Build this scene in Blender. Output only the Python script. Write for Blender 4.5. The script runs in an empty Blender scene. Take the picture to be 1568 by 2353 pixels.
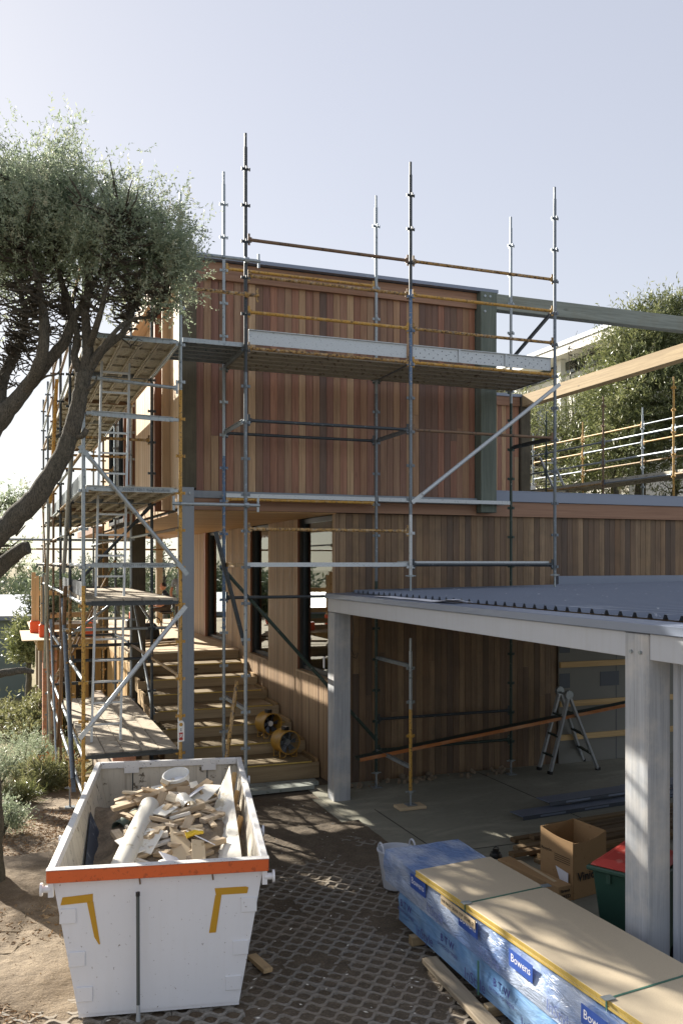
import bpy, bmesh, math, random
import numpy as np
from mathutils import Vector, Matrix, Euler, noise as mnoise

random.seed(7); np.random.seed(7)
R = math.radians
scene = bpy.context.scene
col = scene.collection

# ---------------------------------------------------------------- camera
F, CX, HY, CAMH, YAW = 2050.0, 784.0, 1292.0, 3.6, 20.7     # focal length etc. for a 1568 x 2352 picture
cam_d = bpy.data.cameras.new('camera'); cam = bpy.data.objects.new('camera', cam_d); col.objects.link(cam)
cam_d.sensor_fit = 'VERTICAL'; cam_d.sensor_height = 36.0; cam_d.lens = F / 2352 * 36.0
cam_d.shift_y = (HY - 1176) / 2352.0
cam_d.clip_start = 0.1; cam_d.clip_end = 3000
cam.location = (0, 0, CAMH); cam.rotation_euler = (R(90), 0, R(-YAW))
scene.camera = cam
# ---------------------------------------------------------------- world and sun
SUN_AZ, SUN_EL = 24.0, 26.0           # degrees left of the +Y axis, above the horizon
world = bpy.data.worlds.new('World'); scene.world = world; world.use_nodes = True
wn = world.node_tree.nodes; wl = world.node_tree.links
sky_n = wn.new('ShaderNodeTexSky'); sky_n.sky_type = 'NISHITA'; sky_n.sun_disc = False
sky_n.sun_elevation = R(SUN_EL); sky_n.sun_rotation = R(-SUN_AZ)
sky_n.altitude = 20; sky_n.air_density = 1.0; sky_n.dust_density = 0.6; sky_n.ozone_density = 1.0
hs_n = wn.new('ShaderNodeHueSaturation'); hs_n.inputs['Hue'].default_value = 0.52; hs_n.inputs['Saturation'].default_value = 0.85; wl.new(sky_n.outputs[0], hs_n.inputs['Color'])
gm_n = wn.new('ShaderNodeGamma'); gm_n.inputs['Gamma'].default_value = 0.37; wl.new(hs_n.outputs[0], gm_n.inputs['Color'])     # hazy, even sky
tn_n = wn.new('ShaderNodeMix'); tn_n.data_type = 'RGBA'; tn_n.blend_type = 'MULTIPLY'; tn_n.inputs[0].default_value = 1.0; tn_n.inputs[7].default_value = (1.0, 0.99, 0.99, 1); wl.new(gm_n.outputs[0], tn_n.inputs[6])     # white balance
wl.new(tn_n.outputs[2], wn['Background'].inputs[0]); wn['Background'].inputs[1].default_value = 0.15
sd = bpy.data.lights.new('sun', 'SUN'); sun = bpy.data.objects.new('sun', sd); col.objects.link(sun)
sd.energy = 4.0; sd.angle = R(0.5); sd.color = (1.0, 0.93, 0.82)
S_DIR = Vector((-math.sin(R(SUN_AZ)) * math.cos(R(SUN_EL)), math.cos(R(SUN_AZ)) * math.cos(R(SUN_EL)), math.sin(R(SUN_EL))))
sun.rotation_euler = S_DIR.to_track_quat('Z', 'Y').to_euler(); sun.location = (-10, 20, 30)
vs = scene.view_settings; vs.view_transform = 'Standard'; vs.look = 'None'; vs.gamma = 1.0; vs.exposure = 1.68
scene.render.engine = 'CYCLES'

# ---------------------------------------------------------------- helpers
CT, ST = math.cos(R(YAW)), math.sin(R(YAW))
def P(x, y, Y=None, X=None, Z=None, d=None):
    """photo pixel (1568-wide) to a world point on a known plane"""
    t = (x - CX) / F
    dx, dy, dz = t * CT + ST, -t * ST + CT, (HY - y) / F
    if Y is not None: k = Y / dy
    elif X is not None: k = X / dx
    elif Z is not None: k = (Z - CAMH) / dz
    else: k = d
    return Vector((k * dx, k * dy, CAMH + k * dz))

def lin(c):
    if isinstance(c, str):
        c = [int(c[i:i + 2], 16) / 255 for i in (0, 2, 4)]
    return tuple(((v / 12.92) if v <= 0.04045 else ((v + 0.055) / 1.055) ** 2.4) for v in c[:3]) + (1.0,)

MATS = {}
class NT:
    def __init__(s, name):
        s.m = bpy.data.materials.new(name); s.m.use_nodes = True
        s.n = s.m.node_tree.nodes; s.l = s.m.node_tree.links; s.b = s.n['Principled BSDF']; MATS[name] = s.m
        s.geo = s.n.new('ShaderNodeNewGeometry'); s.oi = s.n.new('ShaderNodeObjectInfo')
    def link(s, a, b): s.l.new(a, b)
    def math(s, op, a, b=0.0, clamp=False):
        n = s.n.new('ShaderNodeMath'); n.operation = op; n.use_clamp = clamp
        for i, v in enumerate((a, b)):
            if hasattr(v, 'node'): s.link(v, n.inputs[i])
            else: n.inputs[i].default_value = v
        return n.outputs[0]
    def vec(s, scale=(1, 1, 1), rand=0.0, local=False):
        if local:
            tc = s.n.new('ShaderNodeTexCoord'); src = tc.outputs['Object']
        else: src = s.geo.outputs['Position']
        m = s.n.new('ShaderNodeMapping'); m.inputs['Scale'].default_value = scale; s.link(src, m.inputs[0])
        out = m.outputs[0]
        if rand:
            a = s.n.new('ShaderNodeVectorMath'); a.operation = 'ADD'
            sc = s.n.new('ShaderNodeVectorMath'); sc.operation = 'SCALE'
            cb = s.n.new('ShaderNodeCombineXYZ')
            for i in range(3): s.link(s.oi.outputs['Random'], cb.inputs[i])
            s.link(cb.outputs[0], sc.inputs[0]); sc.inputs['Scale'].default_value = rand
            s.link(out, a.inputs[0]); s.link(sc.outputs[0], a.inputs[1]); out = a.outputs[0]
        return out
    def noise(s, vec, scale=5, detail=4, rough=0.55, dist=0.0):
        n = s.n.new('ShaderNodeTexNoise'); n.inputs['Scale'].default_value = scale; n.inputs['Detail'].default_value = detail
        n.inputs['Roughness'].default_value = rough; n.inputs['Distortion'].default_value = dist
        s.link(vec, n.inputs['Vector']); return n.outputs['Fac']
    def voro(s, vec, scale=5, feature='F1'):
        n = s.n.new('ShaderNodeTexVoronoi'); n.feature = feature; n.inputs['Scale'].default_value = scale
        s.link(vec, n.inputs['Vector']); return n.outputs['Distance']
    def ramp(s, fac, stops, interp='LINEAR'):
        n = s.n.new('ShaderNodeValToRGB'); e = n.color_ramp; e.interpolation = interp
        while len(e.elements) < len(stops): e.elements.new(0.5)
        for el, (p, c) in zip(e.elements, stops):
            el.position = p; el.color = lin(c) if (isinstance(c, str) or len(c) == 3) else c
        s.link(fac, n.inputs[0]); return n.outputs[0]
    def mix(s, fac, a, b, mode='MIX'):
        n = s.n.new('ShaderNodeMix'); n.data_type = 'RGBA'; n.blend_type = mode
        if hasattr(fac, 'node'): s.link(fac, n.inputs[0])
        else: n.inputs[0].default_value = fac
        for i, v in ((6, a), (7, b)):
            if hasattr(v, 'node'): s.link(v, n.inputs[i])
            else: n.inputs[i].default_value = lin(v)
        return n.outputs[2]
    def hsv(s, colr, h=0.5, sat=1.0, v=1.0):
        n = s.n.new('ShaderNodeHueSaturation'); s.link(colr, n.inputs['Color'])
        for k, q in (('Hue', h), ('Saturation', sat), ('Value', v)):
            if hasattr(q, 'node'): s.link(q, n.inputs[k])
            else: n.inputs[k].default_value = q
        return n.outputs[0]
    def bump(s, h, strength=0.3, dist=0.01):
        n = s.n.new('ShaderNodeBump'); n.inputs['Strength'].default_value = strength; n.inputs['Distance'].default_value = dist
        s.link(h, n.inputs['Height']); s.link(n.outputs[0], s.b.inputs['Normal'])
    def out(s, colr=None, rough=0.6, metal=0.0, spec=None):
        if colr is not None:
            if hasattr(colr, 'node'): s.link(colr, s.b.inputs['Base Color'])
            else: s.b.inputs['Base Color'].default_value = lin(colr)
        if hasattr(rough, 'node'): s.link(rough, s.b.inputs['Roughness'])
        else: s.b.inputs['Roughness'].default_value = rough
        if hasattr(metal, 'node'): s.link(metal, s.b.inputs['Metallic'])
        else: s.b.inputs['Metallic'].default_value = metal
        if spec is not None: s.b.inputs['Specular IOR Level'].default_value = spec
        return s.m

def m_wood(name, stops, axis='Z', rough=0.62, fine=0.45, knots=0.0, bump=0.25, dirt=None, grain=60.0):
    """stops: palette picked per board; grain runs along the axis"""
    t = NT(name); k = {'X': (0.035, 1, 1), 'Y': (1, 0.035, 1), 'Z': (1, 1, 0.035)}[axis]
    base = t.ramp(t.oi.outputs['Random'], stops)
    v = t.vec(k, rand=37.0)
    g = t.noise(v, grain, 5, 0.6, 0.4)
    g2 = t.noise(v, grain * 0.16, 3, 0.5, 1.2)
    dark = t.hsv(base, 0.495, 1.08, 0.55); light = t.hsv(base, 0.505, 0.9, 1.25)
    c = t.mix(t.ramp(g2, [(0.3, (0, 0, 0)), (0.7, (1, 1, 1))]), t.mix(0.45, base, dark), t.mix(0.4, base, light))
    f = t.ramp(g, [(0.36, (1, 1, 1)), (0.55, (0, 0, 0))])
    c = t.mix(t.math('MULTIPLY', f, fine), c, dark)
    if knots:
        kk = {'X': (0.4, 1, 1), 'Y': (1, 0.4, 1), 'Z': (1, 1, 0.4)}[axis]
        vo = t.voro(t.vec(kk, rand=13.0), 3.2)
        c = t.mix(t.math('MULTIPLY', t.ramp(vo, [(0.035, (1, 1, 1)), (0.09, (0, 0, 0))]), knots), c, '2a1a10')
    if dirt:
        d = t.noise(t.vec((1, 1, 1)), 2.6, 6, 0.65)
        c = t.mix(t.math('MULTIPLY', t.ramp(d, [(0.45, (0, 0, 0)), (0.72, (1, 1, 1))]), dirt[1]), c, dirt[0])
    t.bump(g, bump, 0.004)
    return t.out(c, rough)

def m_paint(name, colr, rough=0.5, wear=None, wear_amt=0.5, wear_scale=14.0, metal=0.0, vary=0.12, bump=0.08, streak=None, spec=None, nscale=3.0):
    t = NT(name); v = t.vec((1, 1, 1), rand=9.0)
    n = t.noise(v, nscale, 6, 0.6)
    base = t.mix(0.0, colr, colr)
    c = t.hsv(base, 0.5, 1.0, t.math('ADD', t.math('MULTIPLY', n, 2 * vary), 1 - vary))
    rg = rough
    if wear:
        w = t.noise(v, wear_scale, 8, 0.7)
        m = t.ramp(w, [(0.66 - 0.22 * wear_amt, (0, 0, 0)), (0.70 - 0.20 * wear_amt, (1, 1, 1))])
        c = t.mix(m, c, wear)
    if streak:
        sv = t.noise(t.vec((1, 1, 0.06), rand=4.0), 22, 5, 0.6)
        c = t.mix(t.math('MULTIPLY', t.ramp(sv, [(0.5, (0, 0, 0)), (0.75, (1, 1, 1))]), streak[1]), c, streak[0])
    if bump: t.bump(n, bump, 0.004)
    return t.out(c, rg, metal, spec)

class MB:
    """collects shapes, links them as ONE mesh object"""
    def __init__(s): s.v = []; s.f = []
    def add(s, vs, fs):
        o = len(s.v); s.v += [tuple(p) for p in vs]; s.f += [tuple(i + o for i in q) for q in fs]; return s
    def box(s, a, b, M=None):
        x0, y0, z0 = a; x1, y1, z1 = b
        vs = [Vector(p) for p in ((x0, y0, z0), (x1, y0, z0), (x1, y1, z0), (x0, y1, z0), (x0, y0, z1), (x1, y0, z1), (x1, y1, z1), (x0, y1, z1))]
        if M is not None: vs = [M @ p for p in vs]
        return s.add(vs, [(0, 3, 2, 1), (4, 5, 6, 7), (0, 1, 5, 4), (1, 2, 6, 5), (2, 3, 7, 6), (3, 0, 4, 7)])
    def bar(s, p, q, w, h, up=(0, 0, 1), off=0.0):
        """rectangular bar from p to q; w across, h along up"""
        p, q = Vector(p), Vector(q); d = (q - p).normalized(); u = Vector(up)
        r = d.cross(u)
        if r.length < 1e-4: r = d.cross(Vector((0, 1, 0)))
        r.normalize(); u = r.cross(d).normalized()
        M = Matrix((r, d, u)).transposed().to_4x4(); M.translation = p
        return s.box((-w / 2, 0, -h / 2 + off), (w / 2, (q - p).length, h / 2 + off), M)
    def tube(s, pts, r, n=10, cap=True):
        pts = [Vector(p) for p in pts]; rs = r if isinstance(r, (list, tuple)) else [r] * len(pts)
        o = len(s.v); prev = None
        for i, p in enumerate(pts):
            d = (pts[min(i + 1, len(pts) - 1)] - pts[max(i - 1, 0)]).normalized()
            if prev is None:
                a = d.orthogonal().normalized()
            else:
                a = prev - d * prev.dot(d)
                a = a.normalized() if a.length > 1e-5 else d.orthogonal().normalized()
            prev = a; b = d.cross(a)
            for k in range(n):
                th = 2 * math.pi * k / n
                s.v.append(tuple(p + (a * math.cos(th) + b * math.sin(th)) * rs[i]))
        for i in range(len(pts) - 1):
            for k in range(n):
                k2 = (k + 1) % n
                s.f.append((o + i * n + k, o + i * n + k2, o + (i + 1) * n + k2, o + (i + 1) * n + k))
        if cap:
            s.f.append(tuple(o + k for k in range(n))[::-1]); s.f.append(tuple(o + (len(pts) - 1) * n + k for k in range(n)))
        return s
    def lathe(s, prof, n=24, M=None, cap0=False, cap1=False):
        o = len(s.v)
        for (r, z) in prof:
            for k in range(n):
                th = 2 * math.pi * k / n; p = Vector((r * math.cos(th), r * math.sin(th), z))
                s.v.append(tuple(M @ p if M is not None else p))
        for i in range(len(prof) - 1):
            for k in range(n):
                k2 = (k + 1) % n
                s.f.append((o + i * n + k, o + i * n + k2, o + (i + 1) * n + k2, o + (i + 1) * n + k))
        if cap0: s.f.append(tuple(o + k for k in range(n))[::-1])
        if cap1: s.f.append(tuple(o + (len(prof) - 1) * n + k for k in range(n)))
        return s
    def prism(s, poly, a, b):
        """polygon of 3D points moved from offset a to offset b"""
        poly = [Vector(p) for p in poly]; n = len(poly); a, b = Vector(a), Vector(b)
        return s.add([p + a for p in poly] + [p + b for p in poly],
                     [tuple(range(n))[::-1], tuple(range(n, 2 * n))] + [(i, (i + 1) % n, n + (i + 1) % n, n + i) for i in range(n)])
    def build(s, name, mat, parent=None, smooth=False, bevel=0.0, local=False):
        me = bpy.data.meshes.new(name); me.from_pydata(s.v, [], s.f)
        bm = bmesh.new(); bm.from_mesh(me)
        bmesh.ops.recalc_face_normals(bm, faces=bm.faces[:])
        if bevel:
            bmesh.ops.bevel(bm, geom=[e for e in bm.edges if len(e.link_faces) == 2 and e.calc_face_angle(0) > 0.5], offset=bevel, segments=1, affect='EDGES', clamp_overlap=True)
        bm.to_mesh(me); bm.free()
        if smooth:
            me.polygons.foreach_set('use_smooth', [True] * len(me.polygons))
            if hasattr(me, 'set_sharp_from_angle'): me.set_sharp_from_angle(angle=R(40))
        me.materials.append(MATS[mat] if isinstance(mat, str) else mat)
        return link(name, me, parent, local)

def link(name, me, parent=None, local=False):
    o = bpy.data.objects.new(name, me); col.objects.link(o)
    if parent is not None:
        o.parent = parent
        if not local: o.matrix_parent_inverse = PINV[parent.name]
    PINV[o.name] = Matrix.Identity(4)          # meshes hold world coordinates, so sub-parts need no inverse
    return o
PINV = {}
def thing(name, loc, label, cat, group=None, rz=0.0):
    o = bpy.data.objects.new(name, None); col.objects.link(o); o.location = loc; o.rotation_euler = (0, 0, rz)
    o.empty_display_size = 0.1
    PINV[o.name] = (Matrix.Translation(loc) @ Matrix.Rotation(rz, 4, 'Z')).inverted()
    return tag(o, label, cat, group)
def tag(o, label, cat, group=None):
    o['label'] = label; o['category'] = cat
    if group: o['group'] = group
    return o
def struct(o): o['kind'] = 'structure'; return o
def stuff(o): o['kind'] = 'stuff'; return o

UNIT = None
def unit_box(mat):
    """one shared unit cube mesh per material; boards are scaled copies of it"""
    key = 'unit_' + mat
    if key in bpy.data.meshes: return bpy.data.meshes[key]
    me = bpy.data.meshes.new(key)
    me.from_pydata([(x, y, z) for z in (0, 1) for y in (0, 1) for x in (0, 1)], [], [(0, 2, 3, 1), (4, 5, 7, 6), (0, 1, 5, 4), (1, 3, 7, 5), (3, 2, 6, 7), (2, 0, 4, 6)])
    me.materials.append(MATS[mat]); return me
def board(name, a, b, mat, parent):
    """axis-aligned board between two corners, sharing the unit mesh"""
    o = bpy.data.objects.new(name, unit_box(mat)); col.objects.link(o)
    o.parent = parent; o.matrix_parent_inverse = PINV[parent.name]
    o.location = a; o.scale = (b[0] - a[0], b[1] - a[1], b[2] - a[2]); return o

def text(s, parent, mat, M, size, name='lettering', bold=0.0, shear=0.0, align='CENTER'):
    cu = bpy.data.curves.new('t', 'FONT'); cu.body = s; cu.size = size; cu.align_x = align; cu.align_y = 'CENTER'
    cu.offset = bold; cu.shear = shear; cu.extrude = 0.0004; cu.resolution_u = 2
    to = bpy.data.objects.new('t', cu); col.objects.link(to)
    dg = bpy.context.evaluated_depsgraph_get(); me = bpy.data.meshes.new_from_object(to.evaluated_get(dg))
    bpy.data.objects.remove(to); bpy.data.curves.remove(cu)
    me.transform(M); me.materials.clear(); me.materials.append(MATS[mat]); me.name = name
    return link(name, me, parent)
def frame_M(o, xdir, ydir):
    x = Vector(xdir).normalized(); z = x.cross(Vector(ydir)).normalized(); y = z.cross(x)
    M = Matrix((x, y, z)).transposed().to_4x4(); M.translation = Vector(o); return M
# ---------------------------------------------------------------- materials
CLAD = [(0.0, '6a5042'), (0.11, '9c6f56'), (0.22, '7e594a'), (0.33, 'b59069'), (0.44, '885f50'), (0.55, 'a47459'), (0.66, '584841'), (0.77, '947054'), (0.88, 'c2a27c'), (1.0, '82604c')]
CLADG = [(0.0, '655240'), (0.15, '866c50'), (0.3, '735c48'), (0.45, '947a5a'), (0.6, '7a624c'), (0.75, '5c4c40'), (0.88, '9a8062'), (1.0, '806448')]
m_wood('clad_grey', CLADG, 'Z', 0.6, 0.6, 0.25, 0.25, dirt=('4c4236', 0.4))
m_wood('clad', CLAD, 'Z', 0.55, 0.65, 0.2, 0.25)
m_wood('clad_pale_sunlit', [(0, 'c9a981'), (0.3, 'd6b892'), (0.6, 'bd9a74'), (1.0, 'dcc3a0')], 'Z', 0.6, 0.3, 0.0, 0.2)  # same wood as the front, paled to carry the sun on the left face
m_wood('batten', [(0, '93795a'), (0.3, 'ad9070'), (0.55, '80684e'), (0.8, 'b89c7a'), (1.0, '9a7e60')], 'Z', 0.6, 0.35, 0.0, 0.2)
m_wood('fascia', [(0, '8a6650'), (0.5, '9a745a'), (1, '926e58')], 'X', 0.5, 0.4, 0.0, 0.15, grain=34)
m_wood('fascia_y', [(0, 'b08560'), (1, 'c09a74')], 'Y', 0.5, 0.4, 0.0, 0.15, grain=34)
m_wood('soffit', [(0, 'b28a5e'), (0.4, 'c29a6c'), (0.7, 'a67e54'), (1, 'cba676')], 'X', 0.55, 0.3, 0.0, 0.15)
m_wood('dark_post', [(0, '4a4438'), (1, '57503f')], 'Z', 0.75, 0.6, 0.3, 0.4, dirt=('78705c', 0.35))
m_wood('green_post', [(0, '646e66'), (1, '707a70')], 'Z', 0.75, 0.5, 0.2, 0.4)
m_wood('green_beam', [(0, '868f88'), (1, '909890')], 'X', 0.75, 0.55, 0.3, 0.4, dirt=('7a7058', 0.35))
m_wood('tan_beam', [(0, 'a58e68'), (1, 'b29a70')], 'Y', 0.75, 0.5, 0.5, 0.35)
m_wood('brown_fin', [(0, '70452c'), (1, '8a5636')], 'Z', 0.55, 0.4, 0.0, 0.2)
m_wood('pine_bright', [(0, 'd6b27a'), (1, 'dcbc86')], 'X', 0.7, 0.3, 0.6, 0.2)
m_wood('pine_x', [(0, 'a08a68'), (0.4, 'b39c78'), (0.7, '947f5e'), (1, 'c0ab88')], 'X', 0.7, 0.35, 0.9, 0.25)
m_wood('pine_y', [(0, 'a08258'), (0.5, 'b5966a'), (1, 'c2a679')], 'Y', 0.7, 0.35, 0.9, 0.25)
m_wood('pine_z', [(0, 'a8834f'), (0.5, 'bb955c'), (1, 'c9a772')], 'Z', 0.7, 0.35, 0.6, 0.25)
m_wood('grey_timber_y', [(0, '9a8b74'), (1, 'a99a82')], 'Y', 0.85, 0.5, 0.4, 0.4)
m_wood('tread', [(0, '7a6a4c'), (1, '857355')], 'X', 0.75, 0.2, 0.0, 0.15, dirt=('a0906c', 0.4))
m_wood('stack_timber', [(0, '5f4c34'), (0.3, '80653f'), (0.6, '6d5940'), (0.8, '937a52'), (1, '574733')], 'X', 0.8, 0.5, 0.3, 0.3)
m_wood('orange_board', [(0, 'b8703c'), (1, 'c27a42')], 'X', 0.8, 0.4, 0.1, 0.3, dirt=('d8c0a0', 0.4))

def m_offcut(name):
    t = NT(name); base = t.ramp(t.oi.outputs['Random'], [(0, 'b09878'), (0.18, 'd6c2a2'), (0.34, 'a48c6c'), (0.5, 'e2dccf'), (0.62, 'b7a284'), (0.74, '8c8072'), (0.86, 'e0d0b2'), (1, 'c4a67a')])
    v = t.vec((0.05, 1, 1), rand=21, local=True); g = t.noise(v, 70, 4, 0.6, 0.4); g2 = t.noise(t.vec((1, 1, 1), rand=5), 9, 4)
    c = t.mix(t.math('MULTIPLY', t.ramp(g, [(0.35, (1, 1, 1)), (0.6, (0, 0, 0))]), 0.4), base, t.hsv(base, 0.49, 1.1, 0.55))
    c = t.mix(t.math('MULTIPLY', t.ramp(g2, [(0.5, (0, 0, 0)), (0.75, (1, 1, 1))]), 0.35), c, '6a5a48')
    t.bump(g, 0.25, 0.004); return t.out(c, 0.75)
m_offcut('offcut')

m_paint('galv', '9aa3a8', 0.42, '5f6a70', 0.35, 18, 0.55, 0.22, streak=('6a625a', 0.35), nscale=30)
m_paint('galv_light', 'b9c0c4', 0.45, '8a9298', 0.4, 40, 0.35, 0.2, nscale=40)
m_paint('steel_blue', '56708f', 0.5, 'a9a49a', 0.55, 26, 0.2, 0.2, nscale=12)
m_paint('steel_grey', '6f7880', 0.45, '8f9aa2', 0.4, 20, 0.4, 0.2, streak=('4a4a48', 0.3), nscale=20)
m_paint('steel_dark', '3c4246', 0.5, '6a7074', 0.3, 22, 0.3, 0.2, nscale=16)
m_paint('steel_green', '2f403a', 0.5, '8a8c84', 0.25, 20, 0.2, 0.2)
m_paint('yellow_paint', 'b98f3e', 0.5, '5a4226', 0.55, 34, 0.0, 0.16, streak=('cfc6b0', 0.35))
m_paint('yellow_worn', 'a68348', 0.55, '4d3a26', 0.75, 30, 0.0, 0.2, streak=('c9c2b4', 0.5))
m_paint('brown_steel', '77604a', 0.55, '4b4038', 0.5, 24, 0.2, 0.2)
m_paint('board_steel', 'a8a496', 0.6, '6e675a', 0.5, 16, 0.25, 0.2, nscale=5)
m_paint('board_dusty', 'b4a894', 0.8, '857a6a', 0.55, 9, 0.1, 0.2)
m_paint('flashing', '7f899b', 0.42, None, 0, 10, 0.25, 0.06, 0.02)
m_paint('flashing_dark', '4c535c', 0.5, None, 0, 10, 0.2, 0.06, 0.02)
m_paint('roof_metal', '6c7482', 0.46, 'a6aab0', 0.12, 9, 0.35, 0.08, 0.02)
m_paint('carport_paint', 'b6bac0', 0.55, None, 0, 10, 0.0, 0.05, 0.03, streak=('a8a9a8', 0.3))
m_wood('carport_timber', [(0, 'a4a8ad'), (1, 'b2b5b8')], 'Z', 0.75, 0.42, 0.3, 0.5, dirt=('d0c9bd', 0.6))
m_paint('column_paint', '868e97', 0.5, None, 0, 10, 0.0, 0.07, 0.03, streak=('737b84', 0.5))
m_paint('wall_sheet', '84847e', 0.8, None, 0, 5, 0, 0.06, 0.02)
m_paint('wall_panel', 'a7adb5', 0.7, None, 0, 5, 0, 0.04, 0.02)
m_paint('pipe_grey', '4c5250', 0.5)
m_paint('frame_dark', '30363a', 0.4, None, 0, 5, 0.2, 0.05, 0.0)
m_paint('skip_white', 'dedfe2', 0.42, '6a5848', 0.10, 30, 0.0, 0.05, 0.3, streak=('c4c0b8', 0.10), nscale=2.2)
m_paint('skip_inside', 'c9c1b0', 0.7, '6a6050', 0.38, 9, 0.0, 0.14, 0.1, streak=('857a66', 0.6))
m_paint('skip_rim', 'd8d6d2', 0.5, '5c564e', 0.28, 40, 0.0, 0.08, 0.1)
m_paint('orange_paint', 'd0602a', 0.5, 'b04e22', 0.45, 20, 0.0, 0.12, 0.05)
m_paint('yellow_tape', 'bd8f1e', 0.45, None, 0, 5, 0, 0.05, 0.0)
m_paint('white_plastic', 'e0e0dc', 0.35, 'c2bfb6', 0.2, 8, 0, 0.04, 0.02)
m_paint('tub_plastic', 'c9cdd4', 0.5, None, 0, 8, 0, 0.04, 0.02)
m_paint('pvc', 'dcd8cc', 0.4, 'b6ad98', 0.35, 6, 0, 0.05, 0.02)
m_paint('pvc_green', '5d6b62', 0.45, None, 0, 5, 0, 0.06, 0.0)
m_paint('plaster_board', 'e2ddd0', 0.8, 'c2b79f', 0.3, 4, 0, 0.05, 0.02)
m_paint('board_sheet', 'c8b391', 0.8, 'a8906c', 0.3, 7, 0, 0.06, 0.03)
m_paint('rubber_sheet', '3a4250', 0.7, '6a7078', 0.4, 6, 0, 0.15, 0.06)
m_paint('navy_print', '3c4584', 0.5, None, 0, 5, 0, 0.05, 0.0)
m_paint('faded_print', '6f7fb0', 0.4, None, 0, 5, 0, 0.1, 0.0)
m_paint('blue_print', '3a5aa8', 0.45, None, 0, 5, 0, 0.05, 0.0)
m_paint('black_print', '231f1d', 0.7, None, 0, 5, 0, 0.05, 0.0)
m_paint('red_print', 'b03a34', 0.6, None, 0, 5, 0, 0.05, 0.0)
m_paint('white_print', 'e6e6ea', 0.6, None, 0, 5, 0, 0.03, 0.0)
m_paint('cardboard', 'a5845c', 0.85, '95744e', 0.3, 12, 0, 0.06, 0.05)
m_paint('bin_green', '2c4a3c', 0.5, None, 0, 5, 0, 0.06, 0.02)
m_paint('bin_red', 'c04a42', 0.45, 'cf7a70', 0.3, 8, 0, 0.05, 0.02)
m_paint('fan_yellow', 'b48a3a', 0.4, '8a6a34', 0.3, 16, 0.0, 0.08, 0.02)
m_paint('black_plastic', '1d1e20', 0.45, None, 0, 5, 0, 0.05, 0.0)
m_paint('aluminium', 'b8bdc0', 0.38, '8a9094', 0.3, 24, 0.35, 0.12, 0.02)
m_paint('orange_plastic', 'e0582a', 0.45, None, 0, 5, 0, 0.05, 0.0)
m_paint('safety_yellow', 'd8b52a', 0.5, None, 0, 5, 0, 0.05, 0.0)
m_paint('strap_green', '3f6a5c', 0.4, None, 0, 5, 0, 0.05, 0.0)
m_paint('skin', 'b98468', 0.55, None, 0, 5, 0, 0.04, 0.0)
m_paint('shirt_dark', '20262c', 0.85, None, 0, 5, 0, 0.06, 0.0)
m_paint('trouser', '4a4238', 0.85, None, 0, 5, 0, 0.06, 0.0)
m_paint('hair', '1c1512', 0.6, None, 0, 5, 0, 0.06, 0.0)
m_paint('neighbour_wall', '76817a', 0.8, None, 0, 5, 0, 0.05, 0.0)
m_paint('neighbour_white', 'e4e2da', 0.7, None, 0, 5, 0, 0.03, 0.0)
m_paint('neighbour_roof', 'd6dade', 0.4, None, 0, 5, 0.1, 0.04, 0.0)
m_paint('grey_plank', '8f958f', 0.75, '70756c', 0.4, 10, 0.1, 0.15, 0.05)

def m_sheets():
    t = NT('particle_board'); v = t.vec()
    sp = t.noise(v, 260, 3, 0.7); n = t.noise(v, 3.5, 5)
    c = t.mix(t.ramp(sp, [(0.4, (0, 0, 0)), (0.62, (1, 1, 1))]), 'aea08a', 'c6b89e')
    c = t.mix(t.math('MULTIPLY', t.ramp(n, [(0.45, (0, 0, 0)), (0.8, (1, 1, 1))]), 0.4), c, 'b4a68e'); t.bump(sp, 0.08, 0.002)
    t.out(c, 0.6)
    t = NT('yellow_edge'); n = t.noise(t.vec((1, 1, 1)), 40, 3); t.out(t.mix(n, 'b8963a', 'd9c070'), 0.5)
    t = NT('deck_sheet'); n = t.noise(t.vec(), 4, 6); t.out(t.mix(n, 'b8a486', 'd2c1a4'), 0.8)
m_sheets()

def m_wraps():
    t = NT('blue_wrap'); n = t.noise(t.vec((1.0, 0.35, 1.4)), 7, 5, 0.55, 1.5); n2 = t.noise(t.vec((1, 1, 1)), 2.2, 3)
    c = t.mix(t.ramp(n2, [(0.4, (0, 0, 0)), (0.65, (1, 1, 1))]), '6b97c8', '93b6da')
    t.bump(n, 0.55, 0.03); t.out(c, 0.22, 0.0, 0.6); t.b.inputs['Coat Weight'].default_value = 0.3; t.b.inputs['Coat Roughness'].default_value = 0.12
    t = NT('clear_wrap'); n = t.noise(t.vec((1.0, 0.5, 1.6)), 9, 6, 0.6, 2.0); n2 = t.noise(t.vec((1, 0.6, 1)), 3.0, 4)
    c = t.mix(t.ramp(n2, [(0.42, (0, 0, 0)), (0.6, (1, 1, 1))]), '7f9bcb', 'bccae2')
    t.bump(n, 0.7, 0.03); t.out(c, 0.16, 0.0, 0.7); t.b.inputs['Coat Weight'].default_value = 0.5; t.b.inputs['Coat Roughness'].default_value = 0.08
m_wraps()

def m_glass():
    t = NT('glass'); nt = t.n
    gl = nt.new('ShaderNodeBsdfGlossy'); gl.inputs['Roughness'].default_value = 0.015; gl.inputs['Color'].default_value = (0.9, 0.95, 0.93, 1)
    tr = nt.new('ShaderNodeBsdfTransparent'); tr.inputs['Color'].default_value = (0.55, 0.62, 0.6, 1)
    fr = nt.new('ShaderNodeFresnel'); fr.inputs['IOR'].default_value = 1.9
    mx = nt.new('ShaderNodeMixShader'); t.link(fr.outputs[0], mx.inputs[0]); t.link(tr.outputs[0], mx.inputs[1]); t.link(gl.outputs[0], mx.inputs[2])
    t.link(mx.outputs[0], nt['Material Output'].inputs['Surface'])
    t = NT('room_dark'); t.out('3a3630', 0.9)
m_glass()

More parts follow.
